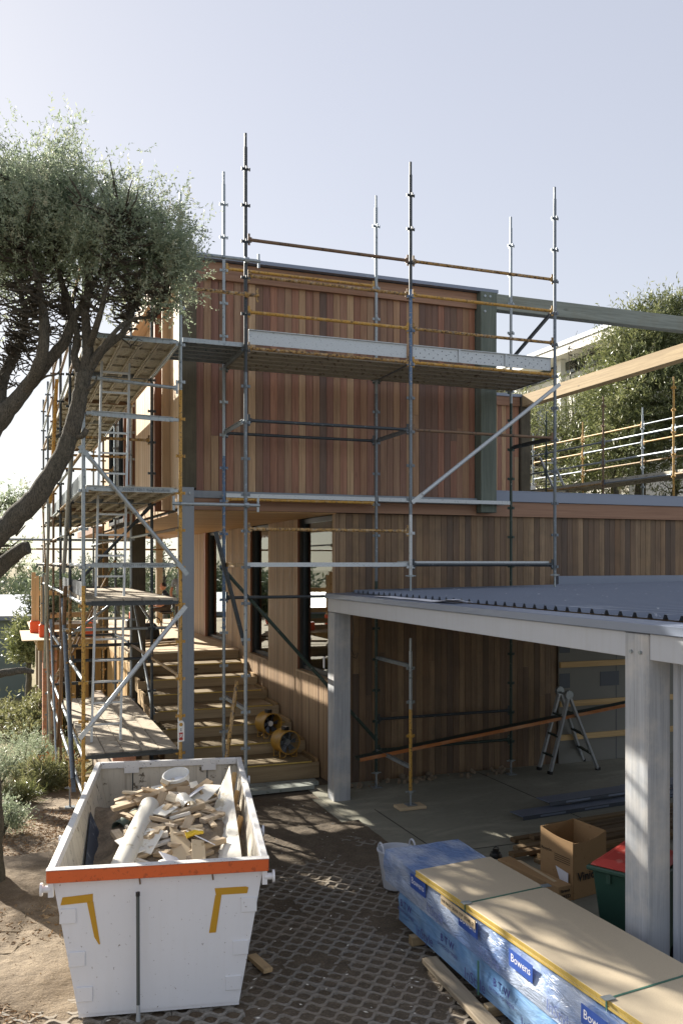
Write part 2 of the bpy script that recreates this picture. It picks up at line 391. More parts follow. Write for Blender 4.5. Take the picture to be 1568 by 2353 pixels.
def m_ground():
    t = NT('ground'); v = t.vec()
    a = t.noise(v, 0.55, 6, 0.6); b = t.noise(v, 7, 7, 0.65); f = t.noise(v, 55, 5, 0.7)
    sand = t.mix(t.ramp(b, [(0.3, (0, 0, 0)), (0.7, (1, 1, 1))]), '786b5a', 'a0907a')
    soil = t.mix(b, '4a3d2e', '6d5c46')
    c = t.mix(t.ramp(a, [(0.38, (1, 1, 1)), (0.56, (0, 0, 0))]), sand, soil)
    # damp dark soil by the stairs and driveway, the skip's shade added to its colour (X > 1.2, Y < 14)
    sx = nodes_sep(t); 
    m = t.math('MULTIPLY', t.ramp(t.math('ADD', sx[0], t.math('MULTIPLY', a, 0.9)), [(0.0, (0, 0, 0)), (0.0001, (0, 0, 0))]), 0)
    w = t.math('MULTIPLY', t.math('SUBTRACT', t.math('ADD', sx[0], a), 1.7), 0.9, True)
    w = t.math('MINIMUM', w, 1.0)
    w2 = t.math('SUBTRACT', 1.0, t.math('MULTIPLY', t.math('SUBTRACT', sx[1], 16.0), 0.5, True), True)
    c = t.mix(t.math('MULTIPLY', t.math('MULTIPLY', w, w2), 0.8, True), c, t.mix(b, '352f27', '6a5d4b'))
    # garden: green-brown further left and back
    gmask = t.math('MULTIPLY', t.math('SUBTRACT', sx[1], 17.0), 0.25, True)
    c = t.mix(t.math('MULTIPLY', gmask, 0.85), c, t.mix(b, '5d5a38', '9b906c'))
    c = t.mix(t.math('MULTIPLY', t.ramp(f, [(0.55, (0, 0, 0)), (0.7, (1, 1, 1))]), 0.35), c, 'c9b394')
    c = t.mix(t.math('MULTIPLY', t.ramp(f, [(0.3, (1, 1, 1)), (0.42, (0, 0, 0))]), 0.5), c, '35291d')
    h = t.math('ADD', t.math('MULTIPLY', b, 1.0), t.math('MULTIPLY', f, 0.35)); t.bump(h, 0.9, 0.05)
    t.out(c, 0.95)
def nodes_sep(t):
    s = t.n.new('ShaderNodeSeparateXYZ'); t.link(t.geo.outputs['Position'], s.inputs[0]); return s.outputs
m_ground()

def m_concrete():
    t = NT('slab'); v = t.vec(); a = t.noise(v, 0.8, 6, 0.6); b = t.noise(v, 12, 6, 0.65); st = t.noise(t.vec((0.35, 1, 1)), 2.2, 4, 0.6, 0.8)
    c = t.mix(a, '7c7d70', '989586'); c = t.mix(t.math('MULTIPLY', t.ramp(st, [(0.5, (0, 0, 0)), (0.72, (1, 1, 1))]), 0.55), c, 'b3ad9a')
    c = t.mix(t.math('MULTIPLY', t.ramp(b, [(0.3, (1, 1, 1)), (0.5, (0, 0, 0))]), 0.25), c, '5d5c50'); t.bump(b, 0.15, 0.006); t.out(c, 0.8)
    t = NT('paver'); v = t.vec(); a = t.noise(v, 1.1, 5); b = t.noise(v, 26, 6, 0.7)
    c = t.mix(t.ramp(b, [(0.3, (0, 0, 0)), (0.7, (1, 1, 1))]), '6a665e', '9a948a')
    c = t.mix(t.math('MULTIPLY', t.ramp(a, [(0.4, (0, 0, 0)), (0.62, (1, 1, 1))]), 0.4), c, '85725a')
    t.bump(b, 0.5, 0.008); t.out(c, 0.9)
    t = NT('rubble'); v = t.vec(); a = t.noise(v, 5, 7, 0.7); b = t.noise(v, 30, 5, 0.7)
    c = t.mix(t.ramp(a, [(0.35, (0, 0, 0)), (0.65, (1, 1, 1))]), '4f463c', '9d8c76'); c = t.mix(t.math('MULTIPLY', b, 0.5), c, 'b7a68e'); t.bump(t.math('ADD', a, b), 0.9, 0.03); t.out(c, 0.95)
    t = NT('brick'); base = t.ramp(t.oi.outputs['Random'], [(0, 'a8694f'), (0.4, 'b87a5e'), (0.7, '9a5c46'), (1, 'c08a6c')]); n = t.noise(t.vec(rand=3), 30, 5)
    t.bump(n, 0.3, 0.004); t.out(t.mix(t.math('MULTIPLY', n, 0.5), base, 'd0a88c'), 0.9)
    t = NT('mortar'); n = t.noise(t.vec(), 40, 4); t.out(t.mix(n, '9a8a7a', 'b5a592'), 0.95)
m_concrete()

def m_leaf(name, stops, rough=0.5, trans=0.25):
    t = NT(name); nt = t.n
    n = t.noise(t.vec(), 1.6, 4); w = nt.new('ShaderNodeTexWhiteNoise'); w.noise_dimensions = '3D'
    sn = nt.new('ShaderNodeVectorMath'); sn.operation = 'SNAP'; sn.inputs[1].default_value = (0.09, 0.09, 0.09); t.link(t.geo.outputs['Position'], sn.inputs[0]); t.link(sn.outputs[0], w.inputs['Vector'])
    f = t.math('ADD', t.math('MULTIPLY', n, 0.7), t.math('MULTIPLY', w.outputs['Value'], 0.35))
    c = t.ramp(f, stops); t.out(c, rough)
    tl = nt.new('ShaderNodeBsdfTranslucent'); t.link(t.hsv(c, 0.48, 1.1, 1.5), tl.inputs['Color'])
    mx = nt.new('ShaderNodeMixShader'); mx.inputs[0].default_value = trans
    t.link(t.b.outputs[0], mx.inputs[1]); t.link(tl.outputs[0], mx.inputs[2]); t.link(mx.outputs[0], nt['Material Output'].inputs['Surface'])
m_leaf('leaf_tea', [(0.2, '606c5c'), (0.45, '7c8a74'), (0.65, '949e88'), (0.9, 'b2aa92')], 0.45, 0.45)
m_leaf('leaf_olive', [(0.2, '3e482e'), (0.45, '5e6843'), (0.65, '80875f'), (0.9, 'aba988')], 0.4, 0.3)
m_leaf('leaf_far', [(0.2, '3a4636'), (0.5, '586650'), (0.9, '7e8668')], 0.6, 0.15)
m_leaf('leaf_light', [(0.2, '525a3e'), (0.5, '777c58'), (0.9, '9c9c78')], 0.5, 0.3)
m_leaf('leaf_rust', [(0.2, '6a4a2a'), (0.6, '94683c'), (0.9, 'b08a54')], 0.6, 0.2)
m_leaf('litter', [(0.2, '5a4632'), (0.5, '8a7052'), (0.8, 'b89c74')], 0.8, 0.05)
def m_bark():
    for nm, a, b in (('bark', '332e29', '7c7468'), ('bark_warm', '6a5844', 'a89478'), ('twig', '3c352d', '6a6056')):
        t = NT(nm); n = t.math('MULTIPLY', t.math('ADD', t.noise(t.vec((1, 1, 0.22)), 30, 8, 0.75, 1.5), t.noise(t.vec((1, 1, 0.4)), 90, 5, 0.7)), 0.5); n2 = t.noise(t.vec(), 3, 4)
        c = t.mix(t.ramp(n, [(0.40, (0, 0, 0)), (0.60, (1, 1, 1))]), a, b); c = t.mix(t.math('MULTIPLY', n2, 0.3), c, '55604f'); t.bump(n, 1.0, 0.05); t.out(c, 0.95)
m_bark()
# ---------------------------------------------------------------- ground
def smooth(a, b, x):
    t = min(1, max(0, (x - a) / (b - a))); return t * t * (3 - 2 * t)
def gz(X, Y):
    left = 1 - smooth(1.6, 2.4, X)
    z = -0.10 * max(0, min(Y, 24) - 12.3) * left
    if Y > 24: z -= left * 0.06 * min(Y - 24, 60)
    if X < 0: z += 0.05 * min(6, -X) * (1 - smooth(14, 20, Y))
    far = smooth(60, 120, math.hypot(X, Y)); z -= far * 1.0
    z += 0.035 * mnoise.noise(Vector((X * 0.8, Y * 0.8, 0))) * (1 - smooth(1.0, 3.0, X) * (1 - smooth(20, 30, Y)))
    return z - 0.02
def make_ground():
    xs = list(np.arange(-8, 12.01, 0.2)); ys = list(np.arange(-2, 26.01, 0.2))
    xs = [-600, -300, -150, -80, -50, -32, -22, -16, -12, -10] + xs + [14, 18, 24, 34, 50, 90, 180, 400]
    ys = [-40, -15, -6] + ys + [28, 31, 35, 42, 52, 70, 100, 150, 250, 500, 1000]
    vs = [(x, y, gz(x, y)) for y in ys for x in xs]; w = len(xs)
    fs = [(j * w + i, j * w + i + 1, (j + 1) * w + i + 1, (j + 1) * w + i) for j in range(len(ys) - 1) for i in range(w - 1)]
    struct(MB().add(vs, fs).build('ground', 'ground', smooth=True))
make_ground()

# lattice pavers: wavy concrete ribs, infill soil shows in the cells
def paver_mesh():
    m = MB(); W, D, A, h, hw = 0.18, 0.115, 0.033, 0.05, 0.027; nx, ny = 3, 4; seg = 10 * nx
    for k in range(ny):
        sgn = 1 if k % 2 == 0 else -1; o = len(m.v)
        for i in range(seg + 1):
            x = i * nx * W / seg; c = math.sin(2 * math.pi * x / W + math.pi / 2)
            # rounded zigzag
            c = max(-1, min(1, 1.25 * c)); y = (k + 0.5) * D + sgn * A * c
            for (dy, z) in ((-hw, 0), (-hw * 0.7, h), (hw * 0.7, h), (hw, 0)): m.v.append((x, y + dy, z))
        for i in range(seg):
            for q in range(3):
                m.f.append((o + i * 4 + q, o + i * 4 + q + 1, o + (i + 1) * 4 + q + 1, o + (i + 1) * 4 + q))
        m.f.append((o, o + 1, o + 2, o + 3)); m.f.append(tuple(o + seg * 4 + q for q in (3, 2, 1, 0)))
    # bridges where the ribs touch
    me = bpy.data.meshes.new('paver'); me.from_pydata(m.v, [], m.f); me.materials.append(MATS['paver'])
    me.polygons.foreach_set('use_smooth', [True] * len(me.polygons))
    if hasattr(me, 'set_sharp_from_angle'): me.set_sharp_from_angle(angle=R(35))
    return me, nx * W, ny * D
def make_driveway():
    bed = MB(); xs = np.arange(-1.5, 4.61, 0.05); ys = np.arange(2.5, 11.51, 0.05); w = len(xs)
    def bz(x, y):
        n = mnoise.noise(Vector((x * 1.3, y * 1.3, 3))) * 0.5 + mnoise.noise(Vector((x * 5, y * 5, 7))) * 0.25
        e = max(smooth(10.2, 11.4, y + n), 1 - smooth(-0.2, 0.5, y - 5.6 - 0.5 * (x + 1.5) + 2 * n) if x < 0 else 0)
        base = -0.006 + 0.030 * n + 0.012 * mnoise.noise(Vector((x * 9, y * 9, 1)))
        if x < 0.6: base += 0.03 * smooth(7.2, 8.6, y + n) + 0.0
        return base + 0.03 * smooth(9.6, 11.2, y + 0.8 * n)
    vs = [(x, y, bz(x, y)) for y in ys for x in xs]
    fs = [(j * w + i, j * w + i + 1, (j + 1) * w + i + 1, (j + 1) * w + i) for j in range(len(ys) - 1) for i in range(w - 1)]
    drive = struct(bed.add(vs, fs).build('driveway', 'ground', smooth=True))
    me, dx, dy = paver_mesh(); n = 0
    ang = R(-3); ca, sa = math.cos(ang), math.sin(ang)
    for j in range(20):
        for i in range(12):
            X = -1.45 + i * dx; Y = 3.6 + j * dy
            if X + dx > 4.45 and True:
                if X > 4.0: continue
            if X < 0.25 and Y > 8.6: continue
            if 0.75 < X < 1.3 and 7.4 < Y < 10.2: continue
            if Y > 10.9: continue
            o = bpy.data.objects.new('paver', me); col.objects.link(o); o.parent = drive
            o.location = (X, Y, -0.044 + 0.008 * random.uniform(-1, 1)); o.rotation_euler = (R(random.uniform(-0.9, 0.9)), R(random.uniform(-0.9, 0.9)), R(random.uniform(-0.8, 0.8))); n += 1
make_driveway()

# carport slab with an apron strip and saw cuts
def make_slab():
    s = struct(MB().box((4.52, 2.0, -0.3), (13.0, 13.62, 0.0)).build('slab', 'slab'))
    m = MB().box((4.40, 7.2, -0.3), (4.515, 12.9, -0.012)); m.build('edge_strip', 'slab', s)
    g = MB()
    for a, b in (((5.05, 12.0), (5.05, 3)), ((5.05, 9.9), (12, 9.9)), ((7.6, 13.5), (7.6, 3))):
        g.bar((a[0], a[1], 0.003), (b[0], b[1], 0.003), 0.012, 0.002)
    g.build('control_joint', 'black_print', s)
make_slab()
# ---------------------------------------------------------------- house
YF = 13.5; XL, XR = 2.55, 7.85
house = thing('timber_house', (5.2, 13.6, 0), 'two-storey house clad in vertical brown timber boards, wrapped by scaffolding', 'house')
rb = random.Random(3)
def clad_run(x0, x1, y, z0, z1, pitch=0.116, mat='clad', split=0.45, name='cladding_board', zsplit=None, parent=house, gap=0.006):
    n = max(1, round((x1 - x0) / pitch)); p = (x1 - x0) / n
    for i in range(n):
        a = x0 + i * p + gap / 2; b = x0 + (i + 1) * p - gap / 2; dy = rb.uniform(0, 0.004)
        if rb.random() < split:
            zs = rb.uniform(z0 + 0.25 * (z1 - z0), z0 + 0.8 * (z1 - z0))
            board(name, (a, y - dy, z0), (b, y + 0.02, zs - 0.0015), mat, parent); board(name, (a, y - dy - 0.001, zs + 0.0015), (b, y + 0.02, z1), mat, parent)
        else: board(name, (a, y - dy, z0), (b, y + 0.02, z1), mat, parent)
def clad_side(y0, y1, x, z0, z1, pitch, mat, name, parent=house, gap=0.006, th=0.02):
    n = max(1, round((y1 - y0) / pitch)); p = (y1 - y0) / n
    for i in range(n):
        board(name, (x - th - rb.uniform(0, 0.003), y0 + i * p + gap / 2, z0), (x, y0 + (i + 1) * p - gap / 2, z1), mat, parent)

# upper volume
core = MB().box((XL + 0.04, YF + 0.03, 4.45), (XR - 0.05, 25.2, 8.16)); core.build('upper_wall', 'room_dark', house)
clad_run(2.735, 7.54, YF, 4.70, 8.0)
MB().box((2.49, 13.40, 4.72), (2.725, 13.62, 8.19)).build('corner_post', 'dark_post', house, bevel=0.006)
MB().box((2.727, 13.44, 7.93), (7.545, 13.497, 8.195)).build('fascia', 'fascia', house, bevel=0.003)
gp = MB().box((7.55, 13.30, 4.45), (7.85, 13.56, 8.2)).build('corner_post', 'green_post', house, bevel=0.006)
mb = MB()
for (x, z) in ((7.62, 8.12), (7.72, 8.12), (7.62, 7.99), (7.72, 7.99), (7.62, 7.86)):
    mb.tube([(x, 13.30, z), (x, 13.285, z)], 0.022, 10)
mb.build('bolt', 'galv', gp, smooth=True)
roof = MB().box((2.3, 13.33, 8.205), (7.9, 25.4, 8.26)).build('roof', 'flashing', house)
MB().box((2.5, 13.42, 4.585), (7.54, 13.515, 4.692)).build('steel_channel', 'column_paint', house)
MB().box((2.5, 13.45, 4.405), (7.54, 13.535, 4.58)).build('fascia', 'fascia', house)
# left face of the upper volume
MB().box((2.28, 13.42, 7.95), (2.545, 25.4, 8.2)).build('eave_board', 'fascia_y', house)
clad_side(13.64, 14.55, XL, 4.45, 7.95, 0.092, 'clad_pale_sunlit', 'cladding_board')
MB().box((2.40, 14.56, 4.45), (2.60, 14.62, 7.95)).build('fin', 'clad_pale_sunlit', house)
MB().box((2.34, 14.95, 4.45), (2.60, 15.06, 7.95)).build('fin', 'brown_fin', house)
clad_side(15.1, 18.7, XL, 4.45, 7.95, 0.092, 'clad_pale_sunlit', 'cladding_board')
MB().box((2.34, 19.0, 4.45), (2.60, 19.12, 7.95)).build('fin', 'brown_fin', house)
for (y0, y1) in ((19.2, 21.0), (21.1, 23.0)):
    w = MB()
    for a, b in (((2.46, y0, 4.5), (2.58, y0 + 0.07, 7.9)), ((2.46, y1 - 0.07, 4.5), (2.58, y1, 7.9)), ((2.465, y0 + 0.07, 7.82), (2.575, y1 - 0.07, 7.9)), ((2.465, y0 + 0.07, 4.5), (2.575, y1 - 0.07, 4.58))): w.box(a, b)
    wo = w.build('window', 'frame_dark', house); MB().box((2.515, y0 + 0.07, 4.58), (2.527, y1 - 0.07, 7.82)).build('pane', 'glass', wo)
clad_side(23.1, 25.2, XL, 4.45, 7.95, 0.11, 'clad_pale_sunlit', 'cladding_board')
# soffit boards above the stairs
for i in range(92):
    y = 13.54 + i * 0.127
    board('soffit_board', (2.56, y, 4.385 + 0.002 * (i % 2)), (5.02, y + 0.121, 4.403), 'soffit', house)
MB().box((2.56, 13.54, 4.406), (5.05, 25.2, 4.447)).build('soffit_lining', 'room_dark', house)

# lower volume: front wall, wing to the right
clad_run(5.10, 12.7, 13.60, 0.0, 4.40, split=0.35, mat='clad_grey')
MB().box((5.42, 13.63, -0.1), (12.7, 24.8, 4.44)).build('lower_wall', 'room_dark', house)
MB().box((5.0, 13.585, -0.05), (5.035, 13.66, 4.40)).build('corner_trim', 'batten', house)
MB().box((5.04, 13.59, -0.05), (5.094, 13.66, 4.40)).build('corner_trim', 'batten', house)
MB().box((7.545, 13.53, 4.40), (12.8, 13.58, 4.655)).build('fascia', 'fascia', house, bevel=0.003)
MB().box((7.86, 13.50, 4.66), (12.85, 13.60, 4.83)).box((7.86, 13.50, 4.832), (12.85, 24.8, 4.85)).build('parapet_flashing', 'flashing', house)
MB().box((7.88, 13.605, 4.445), (12.8, 24.8, 4.825)).build('wing_roof', 'flashing_dark', house)
# unfinished sheeted bay inside the carport
MB().box((9.27, 13.555, 0.0), (12.6, 13.585, 3.3)).build('wall_sheet', 'wall_sheet', house)
for z in (0.42, 1.02, 1.72, 2.36):
    board('wall_batten', (9.28, 13.51, z), (12.6, 13.552, z + 0.10), 'pine_bright', house)
for z in (1.35, 1.98):
    for x in (9.28, 10.15, 11.05): board('printed_patch', (x, 13.550, z), (x + (0.22 if x < 9.5 else 0.42), 13.5545, z + 0.26), 'flashing_dark', house)
for x in (10.5, 11.4): board('sheet_joint', (x, 13.552, 0.0), (x + 0.012, 13.5545, 3.3), 'flashing_dark', house)

# side wall of narrow battens with tall windows, along the stairs
WIN = [(13.72, 15.40, 1.68), (17.35, 18.72, 1.66), (21.0, 23.2, 1.66)]
segs = [(15.40, 17.35), (18.72, 21.0), (23.2, 24.9)]
for (a, b) in segs:
    MB().box((5.012, a, -0.1), (5.42, b, 4.44)).build('side_wall', 'room_dark', house)
    clad_side(a + 0.01, b - 0.01, 5.01, 0.0, 4.382, 0.085, 'batten', 'batten', gap=0.018, th=0.035)
for (a, b, zs) in WIN:
    MB().box((5.012, a, -0.1), (5.42, b, zs - 0.03)).build('side_wall', 'room_dark', house)
    if zs < 1.9 and b < 20: clad_side(a, b, 5.01, 0.0, zs - 0.04, 0.085, 'batten', 'batten', gap=0.018, th=0.035)
    w = MB(); fr = 0.07
    for p, q in (((5.06, a, zs), (5.16, a + fr, 4.38)), ((5.06, b - fr, zs), (5.16, b, 4.38)), ((5.065, a + fr, 4.30), (5.155, b - fr, 4.38)), ((5.065, a + fr, zs), (5.155, b - fr, zs + fr))): w.box(p, q)
    wo = w.build('window', 'frame_dark', house)
    MB().box((5.10, a + fr, zs + fr), (5.11, b - fr, 4.30)).build('pane', 'glass', wo)
    MB().box((4.94, a - 0.02, zs - 0.035), (5.17, b + 0.02, zs - 0.003)).build('sill', 'batten', wo)
    MB().box((4.975, b + 0.002, zs), (5.17, b + 0.03, 4.38)).build('reveal', 'brown_fin', wo)
MB().box((4.95, 23.22, 1.66), (5.17, 23.40, 4.38)).build('door_jamb', 'brown_fin', house)
# little white stickers on the panes
MB().box((5.094, 17.60, 1.85), (5.098, 17.68, 2.08)).build('sticker', 'white_print', house)
MB().box((5.094, 14.30, 1.80), (5.098, 14.38, 2.00)).build('sticker', 'white_print', house)

# second, further box with its post and the two pergola beams
MB().box((11.2, 21.24, 4.85), (13.2, 25, 8.1)).build('rear_wall', 'room_dark', house)
clad_run(11.6, 13.2, 21.2, 4.85, 8.0, 0.13)
MB().box((11.2, 21.14, 7.88), (13.2, 21.19, 8.12)).build('fascia', 'fascia', house)
MB().box((11.2, 21.1, 8.125), (13.25, 25, 8.2)).build('roof', 'flashing', house)
bp = MB().box((13.22, 21.1, 4.85), (13.52, 21.4, 8.14)).build('corner_post', 'dark_post', house, bevel=0.006)
MB().box((7.853, 13.32, 7.92), (13.52, 13.50, 8.19)).build('pergola_beam', 'green_beam', house, bevel=0.008)
MB().box((13.24, 13.505, 7.86), (13.50, 21.095, 8.18)).build('pergola_beam', 'tan_beam', house, bevel=0.008)
MB().box((13.24, 13.32, 4.85), (13.5, 13.5, 7.915)).build('corner_post', 'green_post', house, bevel=0.006)
# steel column at the stair corner
cl = MB().box((2.44, 13.08, 0.0), (2.625, 13.40, 4.71)).build('steel_column', 'column_paint', house, bevel=0.008)
mb = MB()
for z in (4.62, 4.45): mb.tube([(2.56, 13.08, z), (2.56, 13.06, z)], 0.022, 10)
mb.build('bolt', 'galv', cl, smooth=True)
MB().box((2.44, 18.55, -0.7), (2.72, 18.85, 4.38)).build('deck_post', 'dark_post', house, bevel=0.006)
MB().box((2.42, 25.3, -0.9), (2.70, 25.6, 4.4)).build('deck_post', 'dark_post', house, bevel=0.006)
MB().box((4.6, 29.0, 1.66), (4.8, 29.2, 4.6)).build('deck_post', 'grey_timber_y', house, bevel=0.006)
MB().box((2.3, 25.3, 4.41), (5.2, 31.0, 4.6)).build('deck_roof', 'fascia', house)

# ---------------------------------------------------------------- stairs
stairs = thing('timber_staircase', (3.75, 14.1, 0), 'wide pine staircase with deep boxed treads climbing to the deck', 'staircase')
TR = [(14.10, 0.30), (14.90, 0.50), (15.70, 0.69), (16.50, 0.88), (17.30, 1.065), (18.07, 1.255), (18.85, 1.45), (19.65, 1.645)]
for i, (y, z) in enumerate(TR):
    y2 = TR[i + 1][0] if i + 1 < len(TR) else y + 0.9
    zb = -0.15 if i == 0 else TR[i - 1][1] - 0.03
    rl, rr = 2.5, (4.95 if i else 4.93)
    if i == 0:
        board('riser', (rl, y, 0.005), (rr, y + 0.045, 0.262), 'pine_x', stairs)
    else:
        h = z - 0.03 - zb
        board('riser', (rl, y, zb + 0.002), (rr, y + 0.045, z - 0.032), 'pine_x', stairs)
    if i < 7:
        MB().box((rl + 0.16, y - 0.02, z - 0.028), (rr - 0.14, y2, z)).build('tread', 'tread', stairs, bevel=0.006)
        MB().box((rl + 0.16, y - 0.028, z - 0.026), (rr - 0.14, y - 0.0205, z - 0.004)).build('nosing', 'yellow_edge', stairs)
        for (xa, xb) in ((rl, rl + 0.045), (rr - 0.045, rr)):
            board('stringer_block', (xa, y + 0.05, z - 0.26), (xb, y2 + 0.04, z + 0.012), 'pine_y', stairs)
    if i == 0:
        board('kicker', (rl, y + 0.25, -0.12), (rr, y + 0.29, 0.25), 'pine_x', stairs)

# ---------------------------------------------------------------- deck
deck = thing('timber_deck', (3.7, 24, 0), 'raised deck floored with pale sheets at the top of the stairs', 'deck')
for i in range(6):
    y0 = 19.66 + 1.9 * i; y1 = y0 + 1.893
    for (x0, x1) in ((2.5, 3.72), (3.724, 4.97)):
        MB().box((x0, y0, 1.62), (x1, y1, 1.65)).build('deck_sheet', 'deck_sheet', deck)
for i in range(4):
    y0 = 23.7 + 1.9 * i
    MB().box((0.72, y0, 1.62), (2.495, y0 + 1.893, 1.65)).build('deck_sheet', 'deck_sheet', deck)
MB().box((0.42, 23.4, 1.652), (1.55, 26.9, 1.672)).build('overhanging_sheet', 'deck_sheet', deck)
MB().box((5.0, 25.0, 1.62), (9, 31, 1.65)).build('deck_sheet', 'deck_sheet', deck)
for (a, b) in (((2.5, 19.7, 1.4), (2.55, 23.7, 1.615)), ((0.8, 23.72, 1.38), (2.5, 23.77, 1.615)), ((0.8, 23.78, 1.38), (0.85, 31, 1.615))):
    MB().box(a, b).build('joist', 'pine_y', deck)
for i in range(5): MB().box((0.9, 24.4 + 1.3 * i, 1.4), (2.45, 24.45 + 1.3 * i, 1.615)).build('joist', 'pine_x', deck)
for i in range(15):
    y = 19.75 + i * 0.27
    board('underdeck_board', (2.50, y, -0.6), (2.53, y + 0.2, 1.38), 'pine_z', deck)
for i in range(5):
    board('underdeck_board', (0.95 + i * 0.32, 24.0, -1.2), (1.1 + i * 0.32, 24.04, 1.38), 'pine_z', deck)
MB().box((1.0, 26.0, -1.4), (2.5, 26.1, 1.38)).build('underdeck_shade', 'room_dark', deck)  # dark panel standing for the shaded void under the deck
for (px, py) in ((0.93, 23.82), (0.93, 26.6), (0.93, 29.2)):
    p = MB().box((px, py, -1.6), (px + 0.34, py + 0.34, 1.375)).build('brick_pier', 'mortar', deck)
    for k in range(34):
        z = -1.55 + k * 0.086
        if py < 24: board('brick', (px - 0.006, py - 0.006 + (0.0), z), (px + 0.346, py + 0.17 - 0.005, z + 0.076), 'brick', p)
        if py < 24: board('brick', (px - 0.006, py + 0.175, z), (px + 0.346, py + 0.346, z + 0.076), 'brick', p)

# ---------------------------------------------------------------- carport
carport = thing('carport', (4.64, 9, 0), 'grey painted carport with corrugated roof and open bay', 'carport')
cxl = 4.64
MB().box((cxl, 12.60, -0.05), (cxl + 0.27, 12.87, 2.84)).build('post', 'carport_timber', carport, bevel=0.008)
p2 = MB().box((cxl - 0.012, 5.585, -0.05), (cxl + 0.20, 5.865, 3.045)).build('post', 'carport_timber', carport, bevel=0.008)
mb = MB()
for y in (5.67, 5.78): mb.tube([(cxl - 0.012, y, 2.90), (cxl - 0.03, y, 2.90)], 0.014, 12)
mb.build('bolt', 'galv', p2, smooth=True)
MB().box((cxl, 5.868, 2.85), (cxl + 0.07, 12.87, 3.05)).build('edge_beam', 'carport_paint', carport, bevel=0.004)
MB().box((cxl, 1.8, 2.85), (cxl + 0.07, 5.582, 3.05)).build('edge_beam', 'carport_paint', carport, bevel=0.004)
MB().box((cxl + 0.075, 12.80, 2.85), (12.5, 12.87, 3.05)).build('end_beam', 'carport_paint', carport)
MB().box((cxl - 0.03, 1.7, 3.053), (cxl + 0.32, 12.92, 3.13)).build('capping', 'flashing', carport, bevel=0.006)
MB().box((cxl + 0.325, 12.78, 3.053), (12.5, 12.95, 3.135)).build('capping', 'flashing', carport, bevel=0.006)
for i in range(13):
    y = 11.95 - i * 0.78
    board('rafter', (cxl + 0.075, y, 2.88), (12.5, y + 0.05, 3.03), 'pine_x', carport)
def roof_sheet(y0):
    m = MB(); prof = []; pitch = 0.19
    for k in range(4):
        b = k * pitch
        prof += [(b, 0), (b + 0.085, 0), (b + 0.105, 0.041), (b + 0.135, 0.041), (b + 0.155, 0)]
    prof.append((4 * pitch, 0)); n = len(prof)
    xa, xb = cxl + 0.36 + rb.uniform(-0.01, 0.01), 12.4
    def Z(x): return 3.14 + (x - 5) * 0.014
    vs = []
    for x in (xa, xb):
        for (u, w) in prof: vs.append((x, y0 + u, Z(x) + w))
    for x in (xa, xb):
        for (u, w) in prof: vs.append((x, y0 + u, Z(x) + w - 0.004))
    fs = []
    for i in range(n - 1):
        fs += [(i, i + 1, n + i + 1, n + i), (2 * n + i + 1, 2 * n + i, 3 * n + i, 3 * n + i + 1), (i + 1, i, 2 * n + i, 2 * n + i + 1)]
    m.add(vs, fs).build('roof_sheet', 'roof_metal', carport)
for i in range(14): roof_sheet(12.0 - i * 0.762)

MB().box((9.2, 13.46, 3.13), (12.5, 13.555, 3.36)).build('wall_flashing', 'flashing', carport)
MB().box((5.3, 12.955, 3.09), (12.5, 13.575, 3.12)).build('roof_apron', 'flashing_dark', carport)
MB().box((4.86, 1.8, 0.0), (4.9, 5.58, 2.84)).build('wall_panel', 'wall_panel', carport)
MB().box((4.9, 1.7, 0.0), (12.5, 1.79, 3.05)).build('unseen_end_wall', 'wall_sheet', carport)  # unseen wall, added to keep light out of the bay
MB().box((4.832, 5.50, 0.0), (4.858, 5.545, 2.84)).build('cover_strip', 'carport_paint', carport)
# loose wire hanging on the post
pts = [P(808, 1412, Y=13.1), P(812, 1450, Y=13.1), P(806, 1490, Y=13.1), P(812, 1505, Y=13.1), P(822, 1500, Y=13.1), P(818, 1512, Y=13.1), P(808, 1508, Y=13.1)]
w = tag(MB().tube(pts, 0.006, 6).build('cable', 'black_plastic'), 'thin black cable with coiled end hanging inside the carport post', 'cable')
# crumpled paper sheet lying on the carport capping
def paper():
    m = MB(); a = P(900, 1362, Z=3.14); n = 14
    for j in range(5):
        for i in range(n + 1):
            u = i / n; x = 4.70 + 0.055 * j; y = 11.2 - 2.3 * u + 0.06 * math.sin(j)
            z = 3.139 + 0.05 * smooth(0.8, 0.97, u) * (1 if j < 3 else 0.4) * (1 + 0.2 * math.sin(5 * u)) + 0.006 * abs(math.sin(9 * u + j))
            m.v.append((x, y, z))
    for j in range(4):
        for i in range(n): m.f.append((j * (n + 1) + i, j * (n + 1) + i + 1, (j + 1) * (n + 1) + i + 1, (j + 1) * (n + 1) + i))
    o = m.build('plan_sheet', 'white_print', smooth=True); sm = o.modifiers.new('s', 'SOLIDIFY'); sm.thickness = 0.003
    tag(o, 'long white paper sheet curling up on the carport roof edge', 'paper')
paper()
